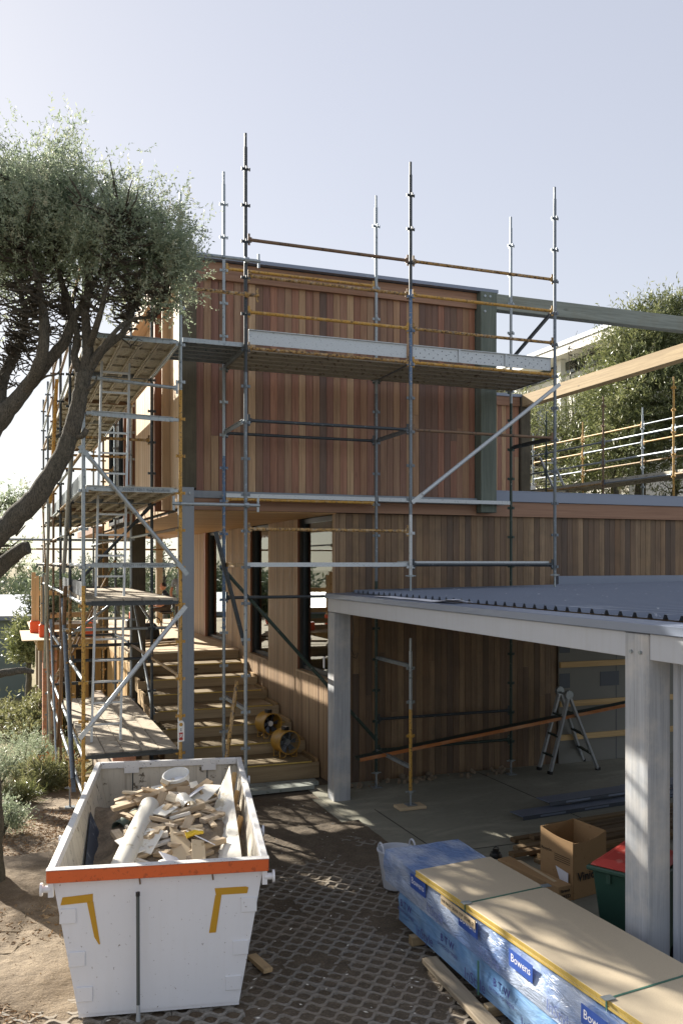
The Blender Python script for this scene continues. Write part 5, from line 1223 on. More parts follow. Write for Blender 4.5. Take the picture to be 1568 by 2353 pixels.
# ---------------------------------------------------------------- fans on the stairs
def fan(c, r, L, az, label, grille, hub):
    t = thing('ventilation_fan', (c.x, c.y, c.z - r - .06), label, 'fan', 'yellow fans on the stairs'); ax = Vector((math.sin(az), -math.cos(az), 0)); side = Vector((ax.y, -ax.x, 0))
    M = frame_M(c, side, Vector((0, 0, 1)))
    if M.col[2].to_3d().dot(ax) < 0: M = frame_M(c, -side, Vector((0, 0, 1)))
    MB().lathe([(r * .93, 0), (r * .93, -L), (r, -L), (r, -L + .02), (r * .975, -L + .03), (r * .975, -.03), (r * 1.01, -.02), (r * 1.01, .006), (r * .93, .006), (r * .93, 0)], 32, M).build('drum', 'fan_yellow', t, smooth=True)
    MB().lathe([(.001, -.06), (.001 + r * .24, -.06), (r * .24, -.12), (.001, -.12)], 18, M).build('hub', hub, t, smooth=True)
    bl = MB()
    for k in range(6):
        a = k * math.pi / 3
        def pt(rad, da, z): return M @ Vector((rad * math.cos(a + da), rad * math.sin(a + da), z))
        bl.add([pt(r * .2, -.25, -.10), pt(r * .2, .25, -.07), pt(r * .9, .33, -.06), pt(r * .9, -.2, -.12)], [(0, 1, 2, 3)])
    bo = bl.build('blade_set', 'flashing_dark', t); bo.modifiers.new('s', 'SOLIDIFY').thickness = .004
    MB().lathe([(.001, -L + .03), (r * .92, -L + .03)], 28, M).build('motor_back', 'black_plastic', t)
    if grille:
        gm = MB()
        for k in range(7):
            rr_ = r * (.22 + .11 * k); gm.tube([M @ Vector((rr_ * math.cos(a), rr_ * math.sin(a), .0)) for a in np.linspace(0, 2 * math.pi, 28)], .0022, 4, cap=False)
        for k in range(4):
            a = k * math.pi / 4; gm.tube([M @ Vector((r * .95 * math.cos(a), r * .95 * math.sin(a), .002)), M @ Vector((-r * .95 * math.cos(a), -r * .95 * math.sin(a), .002))], .0025, 4)
        gm.build('grille', 'galv', t, smooth=True)
    for z in (-.04, -L + .04):
        for s in (-1, 1):
            base = c + ax * z; MB().tube([base + side * s * r * .8 + Vector((0, 0, -r * .6)), base + side * s * r * .8 + Vector((0, 0, -r - .055)), base + side * s * r * .35 + Vector((0, 0, -r - .05)), base + side * s * r * .2 + Vector((0, 0, -r * .97))], .008, 6).build('leg', 'fan_yellow', t, smooth=True)
    MB().bar(c - ax * L * .7 + Vector((0, 0, r + .02)), c - ax * L * .3 + Vector((0, 0, r + .02)), .09, .06).build('switch_box', 'black_plastic', t, bevel=.008)
    MB().tube([c - ax * (L * .25) + side * .0 + Vector((0, 0, r + .03 + .0)), c - ax * L * .1 + side * .06 + Vector((0, 0, r + .05)), c + side * .1 - ax * L * .2 + Vector((0, 0, r + .02))], .006, 6).build('power_cord', 'black_plastic', t)
fan(Vector((4.50, 14.38, .565)), .20, .30, R(12), 'yellow drum fan with wire grille, the lower one on the first stair', True, 'galv')
fan(Vector((4.42, 15.12, .755)), .19, .30, R(14), 'yellow drum fan with dark open face, the upper one on the second stair', False, 'white_plastic')

# ---------------------------------------------------------------- deck clutter and people
def bag():
    t = thing('tool_bag', (3.0, 20.3, 1.66), 'black tool bag with loop handles on the deck edge', 'bag'); c = P(348, 1473, Z=1.66) + Vector((0, .35, 0))
    M = Matrix.Translation(c); m = MB().lathe([(.001, 0), (.24, .0), (.27, .12), (.24, .3), (.15, .42), (.001, .44)], 16, M @ Matrix.Diagonal((1, .6, 1, 1))); m.build('body', 'black_plastic', t, smooth=True)
    MB().tube([c + Vector((.12 + .2 * math.cos(a), .0, .3 + .28 * math.sin(a))) for a in np.linspace(-.4, math.pi, 12)], .014, 6).build('handle', 'black_plastic', t, smooth=True)
    MB().tube([c + Vector((.25, -.05, .02)), c + Vector((.5, -.15, .02)), c + Vector((.62, -.05, .02))], .015, 6).build('strap', 'black_plastic', t)
bag()
for k, (px, py, h) in enumerate(((.98, 24.3, 1.25), (.80, 25.9, 1.35))):
    t = thing('edge_post', (px, py, 1.68), ['pale guard post in an orange socket, the nearer on the deck edge', 'pale guard post in an orange socket, the farther on the deck edge'][k], 'guard post', 'guard posts on the deck')
    MB().box((px - .13, py - .13, 1.675), (px + .13, py + .13, 2.0)).build('socket', 'orange_plastic', t, bevel=.02); MB().box((px - .09, py - .05, 1.8), (px + .02, py + .05, 1.68 + h + .3)).build('post', 'clad_pale_sunlit', t); MB().box((px + .025, py - .05, 1.8), (px + .11, py + .05, 1.68 + h + .2)).build('post', 'clad_pale_sunlit', t)
for k, (a, b, mt) in enumerate((((1.1, 24.6, 1.9), (2.4, 24.7, 1.9), 'pine_x'), ((1.15, 24.9, 2.2), (2.45, 25.0, 2.2), 'pine_x'), ((.7, 26.2, 2.75), (2.4, 26.4, 2.75), 'pine_x'), ((1.1, 24.5, 1.72), (2.4, 24.55, 1.72), 'pine_x'))):
    tag(MB().bar(a, b, .05, .14).build('trestle_board', mt), ['pine board on edge on the left deck, the middle one', 'pine board on the left deck below the top rail', 'highest pine rail over the left deck', 'lowest pine board at the left deck edge'][k], 'board', 'boards on the left deck')
for k, (px, py) in enumerate(((1.9, 24.1), (2.2, 27))): tag(MB().box((px, py, 1.66), (px + .28, py + .2, 1.9)).build('crate', 'orange_plastic', bevel=.02), ['small orange crate at the front of the left deck', 'small orange crate at the back of the left deck'][k], 'crate')
tag(MB().box((3.35, 26.5, 1.66), (3.75, 26.9, 1.92)).build('storage_box', 'black_plastic', bevel=.02), 'black storage box on the deck beside the seated worker', 'box')
tag(MB().box((3.5, 26.95, 1.66), (3.75, 27.2, 2.15)).build('water_cooler', 'orange_plastic', bevel=.03), 'orange drink cooler on the deck behind the steel column', 'cooler')
for k, y in enumerate((20.7, 21.3, 22.2)): tag(MB().bar((2.75 + .2 * k, y, 1.675), (4.1 + .15 * k, y + .5, 1.675), .09, .04).build('loose_board', 'offcut'), ['loose board on the deck nearest the stair head', 'loose board on the deck, second from the stair head', 'loose board far back on the deck'][k], 'board', 'loose boards on the deck')
def skin_body(name, chain, parent, mat, sub=2):
    vs, es, rs_ = [], [], []
    for pts in chain:
        prev = None
        for (p, r) in pts:
            p = Vector(p); idx = next((i for i, q in enumerate(vs) if (q - p).length < 1e-4), None)
            if idx is None: vs.append(p); rs_.append(r); idx = len(vs) - 1
            if prev is not None and prev != idx: es.append((prev, idx))
            prev = idx
    me = bpy.data.meshes.new(name); me.from_pydata(vs, es, []); o = bpy.data.objects.new(name, me); col.objects.link(o)
    sm = o.modifiers.new('skin', 'SKIN'); o.modifiers.new('sub', 'SUBSURF').levels = sub; o.modifiers['sub'].render_levels = sub
    for i, v in enumerate(me.skin_vertices[0].data): v.radius = (rs_[i], rs_[i]); v.use_root = (i == 0)
    dg = bpy.context.evaluated_depsgraph_get(); m2 = bpy.data.meshes.new_from_object(o.evaluated_get(dg)); bpy.data.objects.remove(o)
    m2.polygons.foreach_set('use_smooth', [True] * len(m2.polygons)); m2.materials.clear(); m2.materials.append(MATS[mat])
    return link(name, m2, parent)
def head_parts(t, hc, face, body):
    """hair cap, nose and ears on a head at hc looking along face"""
    side = Vector((-face.y, face.x, 0)); M = frame_M(hc, side, Vector((0, 0, 1)))
    S = Matrix.Diagonal((.078, .115, .098, 1)); MB().lathe([(math.sin(a), -math.cos(a)) for a in np.linspace(.02, math.pi - .02, 12)], 16, M @ Matrix.Rotation(R(90), 4, 'X') @ Matrix.Diagonal((.076, .095, .118, 1))).build('head', 'skin', t, smooth=True)
    MB().lathe([(math.sin(a), -math.cos(a)) for a in np.linspace(1.45, math.pi - .02, 9)], 16, Matrix.Translation(-face * .022 + Vector((0, 0, .012))) @ M @ Matrix.Rotation(R(90), 4, 'X') @ Matrix.Diagonal((.083, .10, -.118, 1))).build('hair', 'hair', t, smooth=True)
    MB().tube([hc + face * .088 + Vector((0, 0, .015)), hc + face * .108 + Vector((0, 0, -.02))], [.009, .014], 7).build('nose', 'skin', t, smooth=True)
    for s in (-1, 1): MB().lathe([(.001, -.008), (.022, 0), (.001, .008)], 10, frame_M(hc + side * s * .077, face, Vector((0, 0, 1)))).build('ear', 'skin', t, smooth=True)
def hand(t, w, d, up=Vector((0, 0, 1))):
    s = d.cross(up).normalized(); m = MB().bar(w, w + d * .09, .08, .028, up=up)
    for k, L_ in enumerate((.075, .085, .08, .06)):
        o = s * (-.03 + .02 * k); p0 = w + d * .085 + o; p1 = p0 + d * L_ * .55 - up * .01; p2 = p1 + d * L_ * .35 - up * .03; m.tube([p0, p1, p2], [.0095, .0085, .007], 6)
    m.tube([w + d * .02 + s * -.035, w + d * .06 + s * -.065, w + d * .095 + s * -.07], [.012, .011, .008], 6); m.build('hand', 'skin', t, smooth=True)
def seated():
    b = P(382, 1437, Z=1.65); x, y = b.x, b.y
    ch = thing('chair', (x, y, 1.65), 'pale wooden-legged chair under the seated worker on the deck', 'chair'); MB().box((x - .22, y - .22, 2.06), (x + .22, y + .22, 2.10)).build('seat', 'black_plastic', ch, bevel=.02)
    for sx in (-1, 1):
        for sy in (-1, 1): MB().tube([(x + sx * .17, y + sy * .17, 2.06), (x + sx * .21, y + sy * .21, 1.655)], .017, 8).build('leg', 'pine_z', ch)
    MB().box((x + .19, y - .2, 2.2), (x + .22, y + .2, 2.5)).build('backrest', 'black_plastic', ch, bevel=.01)
    t = thing('person', (x, y, 1.65), 'worker in a dark t-shirt seated on the deck, head turned left', 'person'); z = 2.10
    def q(dx, dy, dz): return (x + dx, y + dy, z + dz)
    body = [[(q(.05, 0, .10), .16), (q(.04, 0, .28), .15), (q(.0, 0, .48), .17), (q(-.05, 0, .56), .09), (q(-.08, 0, .64), .055)],
            [(q(.0, 0, .48), .17), (q(-.01, -.2, .50), .075), (q(-.08, -.25, .24), .055)], [(q(.0, 0, .48), .17), (q(-.01, .2, .50), .075), (q(-.08, .25, .24), .055)]]
    skin_body('torso', body, t, 'shirt_dark')
    legs = [[(q(.05, 0, .10), .15), (q(.0, -.1, .07), .10), (q(-.45, -.12, .06), .075), (q(-.46, -.12, -.25), .06), (q(-.45, -.12, -.40), .045), (q(-.58, -.12, -.42), .04)],
            [(q(.05, 0, .10), .15), (q(.0, .1, .07), .10), (q(-.45, .12, .06), .075), (q(-.46, .12, -.25), .06), (q(-.45, .12, -.40), .045), (q(-.58, .12, -.42), .04)]]
    skin_body('trousers', legs, t, 'trouser')
    for s in (-1, 1):
        skin_body('forearm', [[(q(-.08, s * .25, .25), .045), (q(-.2, s * .24, .18), .042), (q(-.36, s * .18, .17), .032)]], t, 'skin'); hand(t, Vector(q(-.36, s * .18, .17)), Vector((-1, 0, 0)))
    head_parts(t, Vector(q(-.10, 0, .76)), Vector((-1, 0, 0)), None)
seated()
def standing():
    b = P(406, 1441, Z=1.65); x, y = b.x + .12, b.y
    t = thing('person', (x, y, 1.65), 'person standing half hidden behind the steel column, bare arm hanging', 'person'); z = 1.65
    def q(dx, dy, dz): return (x + dx, y + dy, z + dz)
    skin_body('torso', [[(q(0, 0, .95), .16), (q(0, 0, 1.15), .15), (q(0, 0, 1.36), .18), (q(0, 0, 1.46), .08), (q(0, 0, 1.53), .055)], [(q(0, 0, 1.36), .18), (q(-.2, 0, 1.40), .075), (q(-.25, 0, 1.2), .06)], [(q(0, 0, 1.36), .18), (q(.2, 0, 1.40), .075), (q(.25, 0, 1.2), .06)]], t, 'column_paint')
    skin_body('trousers', [[(q(0, 0, .95), .155), (q(-.1, 0, .8), .10), (q(-.11, -.02, .47), .07), (q(-.12, 0, .1), .05), (q(-.12, -.14, .04), .04)], [(q(0, 0, .95), .155), (q(.1, 0, .8), .10), (q(.11, -.02, .47), .07), (q(.12, 0, .1), .05), (q(.12, -.14, .04), .04)]], t, 'trouser')
    for s in (-1, 1):
        skin_body('arm', [[(q(s * .245, 0, 1.22), .05), (q(s * .29, .0, 1.08), .046), (q(s * .28, -.06, .84), .034)]], t, 'skin'); hand(t, Vector(q(s * .28, -.06, .84)), Vector((0, -.2, -1)).normalized(), Vector((0, 1, -.2)).normalized())
    head_parts(t, Vector(q(0, -.02, 1.64)), Vector((-.3, -.95, 0)).normalized(), None)
standing()
# ---------------------------------------------------------------- vegetation
def leaf_mesh(name, pts, dirs, ll, lw, mat, parent, rng):
    """pts (n,3) leaf bases, dirs (n,3) unit directions: one folded diamond leaf each, all in one mesh"""
    n = len(pts); L = ll * rng.uniform(.6, 1.3, (n, 1)); W = lw * rng.uniform(.7, 1.2, (n, 1))
    r = rng.normal(size=(n, 3)); s = np.cross(dirs, r); s /= np.linalg.norm(s, axis=1, keepdims=True) + 1e-9
    v = np.empty((n, 4, 3)); v[:, 0] = pts; v[:, 1] = pts + dirs * L * .5 + s * W * .5; v[:, 2] = pts + dirs * L; v[:, 3] = pts + dirs * L * .5 - s * W * .5
    me = bpy.data.meshes.new(name); me.vertices.add(n * 4); me.vertices.foreach_set('co', v.reshape(-1).astype(np.float32))
    me.loops.add(n * 4); me.loops.foreach_set('vertex_index', np.arange(n * 4, dtype=np.int32))
    me.polygons.add(n); me.polygons.foreach_set('loop_start', np.arange(0, n * 4, 4, dtype=np.int32)); me.polygons.foreach_set('loop_total', np.full(n, 4, dtype=np.int32))
    me.update(); me.validate(); me.materials.append(MATS[mat]); return link(name, me, parent)
def sprigs(rng, centers, per, slen, nleaf, up=.5, outc=None):
    """leaf bases and directions along short shoots round the given points"""
    P0, D0 = [], []
    c = np.repeat(np.asarray(centers), per, axis=0); n = len(c)
    d = rng.normal(size=(n, 3)); d[:, 2] += up
    if outc is not None: o = c - np.asarray(outc); o /= np.linalg.norm(o, axis=1, keepdims=True) + 1e-9; d += o * .8
    d /= np.linalg.norm(d, axis=1, keepdims=True); bend = rng.normal(size=(n, 3)) * .25
    L = slen * rng.uniform(.5, 1.3, (n, 1))
    for k in range(nleaf):
        t = (k + rng.uniform(0, 1, (n, 1))) / nleaf
        p = c + d * L * t + bend * L * t * t; q = d * .8 + rng.normal(size=(n, 3)) * .65; q /= np.linalg.norm(q, axis=1, keepdims=True); P0.append(p); D0.append(q)
    return np.concatenate(P0), np.concatenate(D0)
def in_ellipsoids(rng, els, n, shell=.55):
    """random points in ellipsoids [(centre, radii, weight)], denser towards the surface"""
    w = np.array([e[2] for e in els], float); w /= w.sum(); out = []
    for e, k in zip(els, rng.multinomial(n, w)):
        d = rng.normal(size=(k, 3)); d /= np.linalg.norm(d, axis=1, keepdims=True); r = rng.uniform(0, 1, (k, 1)) ** shell
        ph = rng.uniform(0, 6, 3); lump = 1 + .17 * (np.sin(d[:, :1] * 5 + ph[0]) + np.sin(d[:, 1:2] * 6 + ph[1]) + np.sin(d[:, 2:] * 6 + ph[2])) * .7
        out.append(np.asarray(e[0]) + d * r * lump * np.asarray(e[1]))
    return np.concatenate(out)
def limb(m, pts, n=9, sub=6, wob=.012, rng=random):
    """smooth tapering limb through (point, radius)"""
    ps = [Vector(p) for p, r in pts]; rs = [r for p, r in pts]; P_, R_ = [], []
    for i in range(len(ps) - 1):
        p0, p1, p2, p3 = ps[max(i - 1, 0)], ps[i], ps[i + 1], ps[min(i + 2, len(ps) - 1)]
        for k in range(sub):
            t = k / sub
            q = .5 * ((2 * p1) + (-p0 + p2) * t + (2 * p0 - 5 * p1 + 4 * p2 - p3) * t * t + (-p0 + 3 * p1 - 3 * p2 + p3) * t ** 3)
            rr = rs[i] + (rs[i + 1] - rs[i]) * t; P_.append(q + Vector((rng.uniform(-1, 1), rng.uniform(-1, 1), rng.uniform(-1, 1))) * wob * min(1, rr * 8)); R_.append(rr * rng.uniform(.97, 1.03))
    P_.append(ps[-1]); R_.append(rs[-1]); m.tube(P_, R_, n); return P_, R_
def twigs(m, nodes, targets, rng, r0=.016, r1=.004, jit=.12, maxd=3.0):
    """thin forked twigs from the nearest branch node (below the target) to each target"""
    N = np.array([tuple(p) for p in nodes]); ends = []
    for t in targets:
        dd = np.linalg.norm(N - t, axis=1) + np.maximum(0, N[:, 2] - t[2]) * 1.5; i = int(np.argmin(dd))
        if dd[i] > maxd: continue
        a, b = Vector(N[i]), Vector(t); L = (b - a).length; k = 5; pts = []
        for q in range(k + 1):
            f = q / k; p = a.lerp(b, f); w = jit * L * math.sin(f * math.pi); p += Vector((rng.normal() * w * .5, rng.normal() * w * .5, rng.normal() * w * .35 - .12 * L * math.sin(f * math.pi))); pts.append(p)
        pts[-1] = b; m.tube(pts, [r0 + (r1 - r0) * q / k for q in range(k + 1)], 5, cap=False); ends.append(pts)
    return ends

def near_tree():
    rng = np.random.default_rng(11); rr = random.Random(4); D = 10.0
    def q(x, y, r, d=0.0): return (P(x, y, d=D + d), r * (.62 if r > .1 else .72))
    base = P(-30, 2030, Z=0.0)
    t = thing('tea_tree', (base.x, base.y, -.05), 'gnarled coastal tree leaning over the left scaffold with a dense rounded crown', 'tree')
    m = MB(); nodes = []; rad = []
    def L(pts, **k):
        p, r = limb(m, pts, rng=rr, **k); nodes.extend(p); rad.extend(r)
    L([(base + Vector((0, 0, -.25)), .26), q(-28, 1960, .26), q(-22, 1830, .22), q(-40, 1700, .2), q(-85, 1500, .18), q(-110, 1370, .2)], n=12)
    L([q(-110, 1370, .2), q(-50, 1272, .21), q(20, 1205, .20), q(85, 1140, .185), q(135, 1065, .165), q(165, 990, .15), q(182, 920, .14), q(195, 860, .14)], n=14)
    L([q(195, 865, .13), q(203, 800, .085), q(196, 720, .065), q(203, 640, .05), q(190, 560, .03), q(185, 480, .015)])
    L([q(195, 865, .11), q(225, 815, .075), q(258, 785, .055), q(290, 755, .045), q(312, 690, .035, .2), q(330, 630, .022, .3), q(350, 580, .012, .3)])
    L([q(192, 870, .09), q(172, 820, .06), q(178, 770, .05), q(160, 700, .05), q(130, 610, .04), q(105, 520, .03), q(90, 430, .015)])
    L([q(203, 800, .06), q(225, 740, .05, -.2), q(245, 660, .035, -.3), q(262, 580, .02, -.3), q(280, 500, .01, -.4)])
    L([q(215, 830, .05, -.1), q(262, 765, .035, -.2), q(300, 735, .03), q(345, 728, .022, .1), q(365, 715, .014, .2), q(372, 690, .008, .2)], wob=.01)
    L([q(-110, 1370, .16), q(-90, 1180, .17), q(-40, 1030, .18), q(5, 958, .17), q(50, 905, .14), q(100, 845, .11), q(148, 785, .085), q(172, 728, .06), q(215, 655, .04), q(250, 570, .02), q(262, 480, .01)], n=12)
    L([q(55, 900, .10), q(92, 835, .095, -.2), q(102, 745, .08, -.3), q(88, 650, .05, -.3), q(62, 560, .03, -.4), q(50, 440, .014, -.4)])
    L([q(0, 960, .12), q(5, 880, .11, .2), q(32, 815, .08, .3), q(58, 740, .055, .4), q(40, 640, .035, .5), q(10, 540, .02, .5)])
    L([q(-40, 1030, .14), q(-60, 900, .1, .1), q(-40, 780, .07, .2), q(-70, 650, .05, .2), q(-90, 520, .02, .2)])
    # stubs, a broken limb, side shoots
    L([q(170, 1002, .055), q(190, 1000, .05), q(200, 985, .045)], wob=.004)
    L([q(-70, 1375, .16, .4), q(-20, 1325, .15, .3), q(20, 1285, .14, .25), q(52, 1262, .13, .2), q(66, 1258, .12, .2)], wob=.004)
    L([q(-60, 1555, .09, .6), q(0, 1548, .07, .6), q(45, 1540, .06, .6), q(78, 1543, .035, .6)])
    L([q(132, 1000, .02), q(165, 985, .014), q(172, 1010, .008)], wob=.004); L([q(70, 890, .03), q(105, 865, .018, -.1), q(130, 860, .012, -.1), q(145, 838, .006, -.1)], wob=.006)
    L([q(196, 900, .03), q(218, 880, .02, -.1), q(223, 862, .01, -.1)], wob=.004)
    nb = len(nodes)
    k = D / F
    E = [(P(30, 500, d=D + .2), (262 * k, 1.25, 148 * k), 2.6), (P(175, 505, d=D), (188 * k, 1.1, 128 * k), 1.7), (P(300, 560, d=D), (125 * k, .85, 115 * k), 1.0), (P(378, 590, d=D + .1), (62 * k, .5, 72 * k), .4),
         (P(-10, 580, d=D), (170 * k, 1.1, 90 * k), .8), (P(372, 690, d=D + .2), (32 * k, .25, 34 * k), .07), (P(-120, 520, d=D), (200 * k, 1.2, 150 * k), 1.0)]
    tg = in_ellipsoids(rng, E, 620, .5)
    m2 = MB(); ends = twigs(m2, nodes[int(nb * .12):], tg, rng, .017, .005)
    twigs(m2, nodes[int(nb * .3):], in_ellipsoids(rng, [(e[0], tuple(.7 * r for r in e[1]), e[2]) for e in E], 70, .6), rng, .032, .01, .22)
    # finer second-order twigs hanging below the crown
    tn = [p for e in ends for p in e[1:-1]]; low = in_ellipsoids(rng, [(P(110, 700, d=D), (250 * k, .8, 90 * k), 1), (P(300, 660, d=D), (110 * k, .6, 60 * k), .6), (P(20, 800, d=D + .3), (90 * k, .6, 100 * k), .5)], 900, .6)
    twigs(m2, tn + nodes[int(nb * .2):nb], low, rng, .012, .004, .3, 1.6)
    m.build('trunk', 'bark', t, smooth=True); stuff(m2.build('twigs', 'twig', t, smooth=True))
    sd_ = in_ellipsoids(rng, E, 430, .42); c = sd_[rng.integers(0, len(sd_), 6400)] + rng.normal(size=(6400, 3)) * .135; oc = P(120, 640, d=D)
    p, d = sprigs(rng, c, 2, .22, 15, .5, oc); leaf_mesh('crown', p, d, .042, .014, 'leaf_tea', t, rng)
near_tree()

def tree(name, label, base, els, nsprig, per, slen, nleaf, ll, lw, mat, limbs, group=None, seed=1, bark='bark', ntw=80, cat='tree', r0=.03):
    rng = np.random.default_rng(seed); t = thing(name, base, label, cat, group); m = MB(); rr = random.Random(seed); nodes = []
    for L in limbs:
        p, r = limb(m, L, n=8, rng=rr); nodes += p
    m.build('trunk', bark, t, smooth=True)
    if ntw:
        m2 = MB(); twigs(m2, nodes[len(nodes) // 4:], in_ellipsoids(rng, els, ntw, .5), rng, r0, r0 * .25, .15, 6.0); stuff(m2.build('twigs', 'twig', t, smooth=True))
    c = in_ellipsoids(rng, els, nsprig, .45); oc = np.mean([np.asarray(e[0]) for e in els], axis=0) - np.array((0, 0, .8))
    p, d = sprigs(rng, c, per, slen, nleaf, .4, oc); leaf_mesh('crown', p, d, ll, lw, mat, t, rng); return t
V = lambda *a: Vector(a)
# second tree further left, its upper crown outside the picture throws dappled shade over the yard
b = V(-2.6, 20.4, gz(-2.6, 20.4))
tree('tea_tree', 'dark leafy tree at the left edge beyond the scaffold', b,
     [(V(-2.2, 20.6, 8.0), (2.3, 2.0, 2.1), 2.2), (V(-3.4, 20.4, 5.2), (1.6, 1.6, 1.6), 1.0), (P(22, 1175, d=20.5), (.55, .8, .95), .55), (P(5, 1275, d=20.2), (.75, .8, .55), .5), (P(-40, 1200, d=20.2), (.8, .8, 1.2), .5), (V(-1.3, 20.6, 8.6), (1.4, 1.4, 1.2), .8)], 64, 20, .5, 11, .10, .036, 'leaf_tea',
     [[(b - V(0, 0, .3), .3), (b + V(.1, 0, 1.6), .24), (b + V(.2, .2, 3.4), .2), (b + V(.1, .2, 5.6), .14), (b + V(.3, .2, 8.2), .05)], [(b + V(.2, .2, 3.4), .14), (b + V(1.0, .3, 5.0), .1), (b + V(1.5, .3, 7.4), .06), (b + V(1.7, .3, 9.3), .02)],
      [(b + V(.1, .1, 1.8), .12), (b + V(1.0, .3, 2.6), .08), (b + V(1.7, .4, 3.8), .05), (b + V(2.0, .5, 5.2), .02)], [(b + V(.2, .1, 2.6), .12), (b + V(-.8, 0, 4.6), .09), (b + V(-1.3, .1, 7), .04)], [(b + V(.2, .2, 4.4), .1), (b + V(.9, -.2, 5.6), .07), (b + V(1.2, -.3, 7), .03)],
      [(b + V(.15, .2, 5.0), .1), (b + V(-.6, .2, 6.6), .07), (b + V(-1.2, .2, 8.6), .03)],
      [(b + V(.1, .2, 5.6), .13), (b + V(.7, .1, 7.2), .11), (b + V(.4, .0, 8.6), .09), (b + V(.9, 0, 9.8), .05)], [(b + V(.2, .2, 6.2), .11), (b + V(-.3, .0, 7.6), .1), (b + V(.3, -.1, 9.2), .06)], [(b + V(1.2, .3, 5.8), .1), (b + V(.9, .1, 7.0), .09), (b + V(1.5, 0, 8.4), .08), (b + V(1.2, 0, 9.6), .04)],
      [(b + V(1.3, .3, 6.4), .09), (b + V(1.8, .2, 7.2), .08), (b + V(1.6, .2, 8.6), .05)], [(b + V(.2, .2, 6.0), .1), (b + V(1.1, .4, 6.6), .09), (b + V(1.9, .5, 8.0), .05)]], seed=21, ntw=150, r0=.055)

# trees and big shrubs on the right, behind the rear scaffold
def px_els(lst): return [(P(x, y, d=d), (rx * d / F, rd, ry * d / F), w) for (x, y, rx, ry, d, rd, w) in lst]
def ground_under(x, d): q = P(x, HY, d=d); return V(q.x, q.y, -.1)
b = ground_under(1490, 27.5)
tree('wattle_tree', 'large olive-green shrubby tree rising over the rear scaffold at right', b, px_els([(1490, 905, 125, 165, 27.5, 1.8, 2.2), (1525, 800, 85, 90, 27.5, 1.3, .9), (1580, 980, 110, 190, 27.0, 1.5, 1.2), (1478, 735, 40, 42, 27.5, .6, .16), (1550, 725, 45, 38, 27.5, .6, .2), (1420, 1000, 80, 120, 27.2, 1.3, .9), (1445, 815, 55, 70, 27.5, 1.0, .5)]), 3200, 2, .55, 12, .15, .034, 'leaf_olive',
     [[(b, .3), (b + V(0, 0, 3), .25), (b + V(-.2, .2, 5.5), .18), (b + V(0, 0, 9), .06)], [(b + V(0, 0, 3), .18), (b + V(1, 0, 6), .1), (b + V(1.5, 0, 9), .04)], [(b + V(0, 0, 2.6), .16), (b + V(-.9, .2, 5), .1), (b + V(-1.3, .2, 7.5), .04)]], seed=31, ntw=120)
b = ground_under(1320, 30)
tree('wattle_tree', 'pale twiggy shrubby tree left of the large olive tree, half bare', b, px_els([(1330, 1010, 90, 120, 29.5, 1.4, 1.2), (1250, 1030, 75, 120, 30.5, 1.3, .9), (1385, 900, 60, 100, 29.0, 1.0, .6), (1180, 1000, 60, 110, 33, 1.0, .6), (1340, 1100, 120, 70, 28.5, 1.0, .7)]), 1500, 2, .6, 10, .15, .032, 'leaf_olive',
     [[(b, .25), (b + V(0, 0, 3), .2), (b + V(.2, .2, 5.0), .12), (b + V(.6, 0, 7.5), .04)], [(b + V(0, 0, 2.4), .15), (b + V(-1.2, .2, 4.5), .09), (b + V(-1.8, .2, 7), .03)], [(b + V(0, 0, 3), .14), (b + V(1.1, -.2, 5), .08), (b + V(1.4, -.2, 6.8), .03)]], seed=32, bark='bark_warm', ntw=420, r0=.022)
b = ground_under(1360, 31.5)
t = thing('bare_sapling', b, 'thin leafless sapling in front of the white neighbouring house', 'tree'); m = MB(); rr = random.Random(8); rg = np.random.default_rng(5); nodes = []
for dx in (-.5, .1, .6):
    p, r = limb(m, [(b + V(dx * .3, 0, 0), .06), (b + V(dx, 0, 6), .05), (b + V(dx * 1.5, .1, 9), .03), (b + V(dx * 1.9, .1, 11.2), .008)], n=6, rng=rr); nodes += p
m.build('trunk', 'twig', t, smooth=True); m2 = MB(); twigs(m2, nodes, in_ellipsoids(rg, px_els([(1360, 810, 60, 70, 31.5, .8, 1)]), 90, .6), rg, .014, .004, .1, 3.0); stuff(m2.build('twigs', 'twig', t))

# neighbouring white house on the rise at right
nh = thing('neighbour_house', (20, 28, 0), 'white neighbouring house with deep eaves seen above the shrubs', 'house')
MB().box((19.9, 25, -.1), (27, 34.5, 10.7)).build('wall', 'neighbour_white', nh); MB().box((18.9, 24.2, 11.15), (28, 35.2, 11.45)).build('eave', 'neighbour_white', nh); MB().box((18.85, 24.1, 11.46), (28, 35.3, 11.6)).build('roof', 'neighbour_roof', nh)
MB().box((19.8, 25, 10.71), (27, 34.5, 11.14)).build('clerestory', 'glass', nh)
for y in (25.6, 28.6, 31.6):
    w = MB().box((19.82, y, 8.2), (19.89, y + 2.4, 10.2)).build('window', 'frame_dark', nh); MB().box((19.79, y + .12, 8.3), (19.815, y + 1.14, 10.1)).build('pane', 'glass', w); MB().box((19.79, y + 1.26, 8.3), (19.815, y + 2.28, 10.1)).build('pane', 'glass', w)
MB().box((19.0, 25, 7.7), (19.9, 34, 7.95)).build('balcony_edge', 'neighbour_white', nh)
for y in (24.9, 28.1, 31.2): MB().box((19.3, y, 7.96), (19.5, y + .25, 11.14)).build('post', 'neighbour_white', nh)

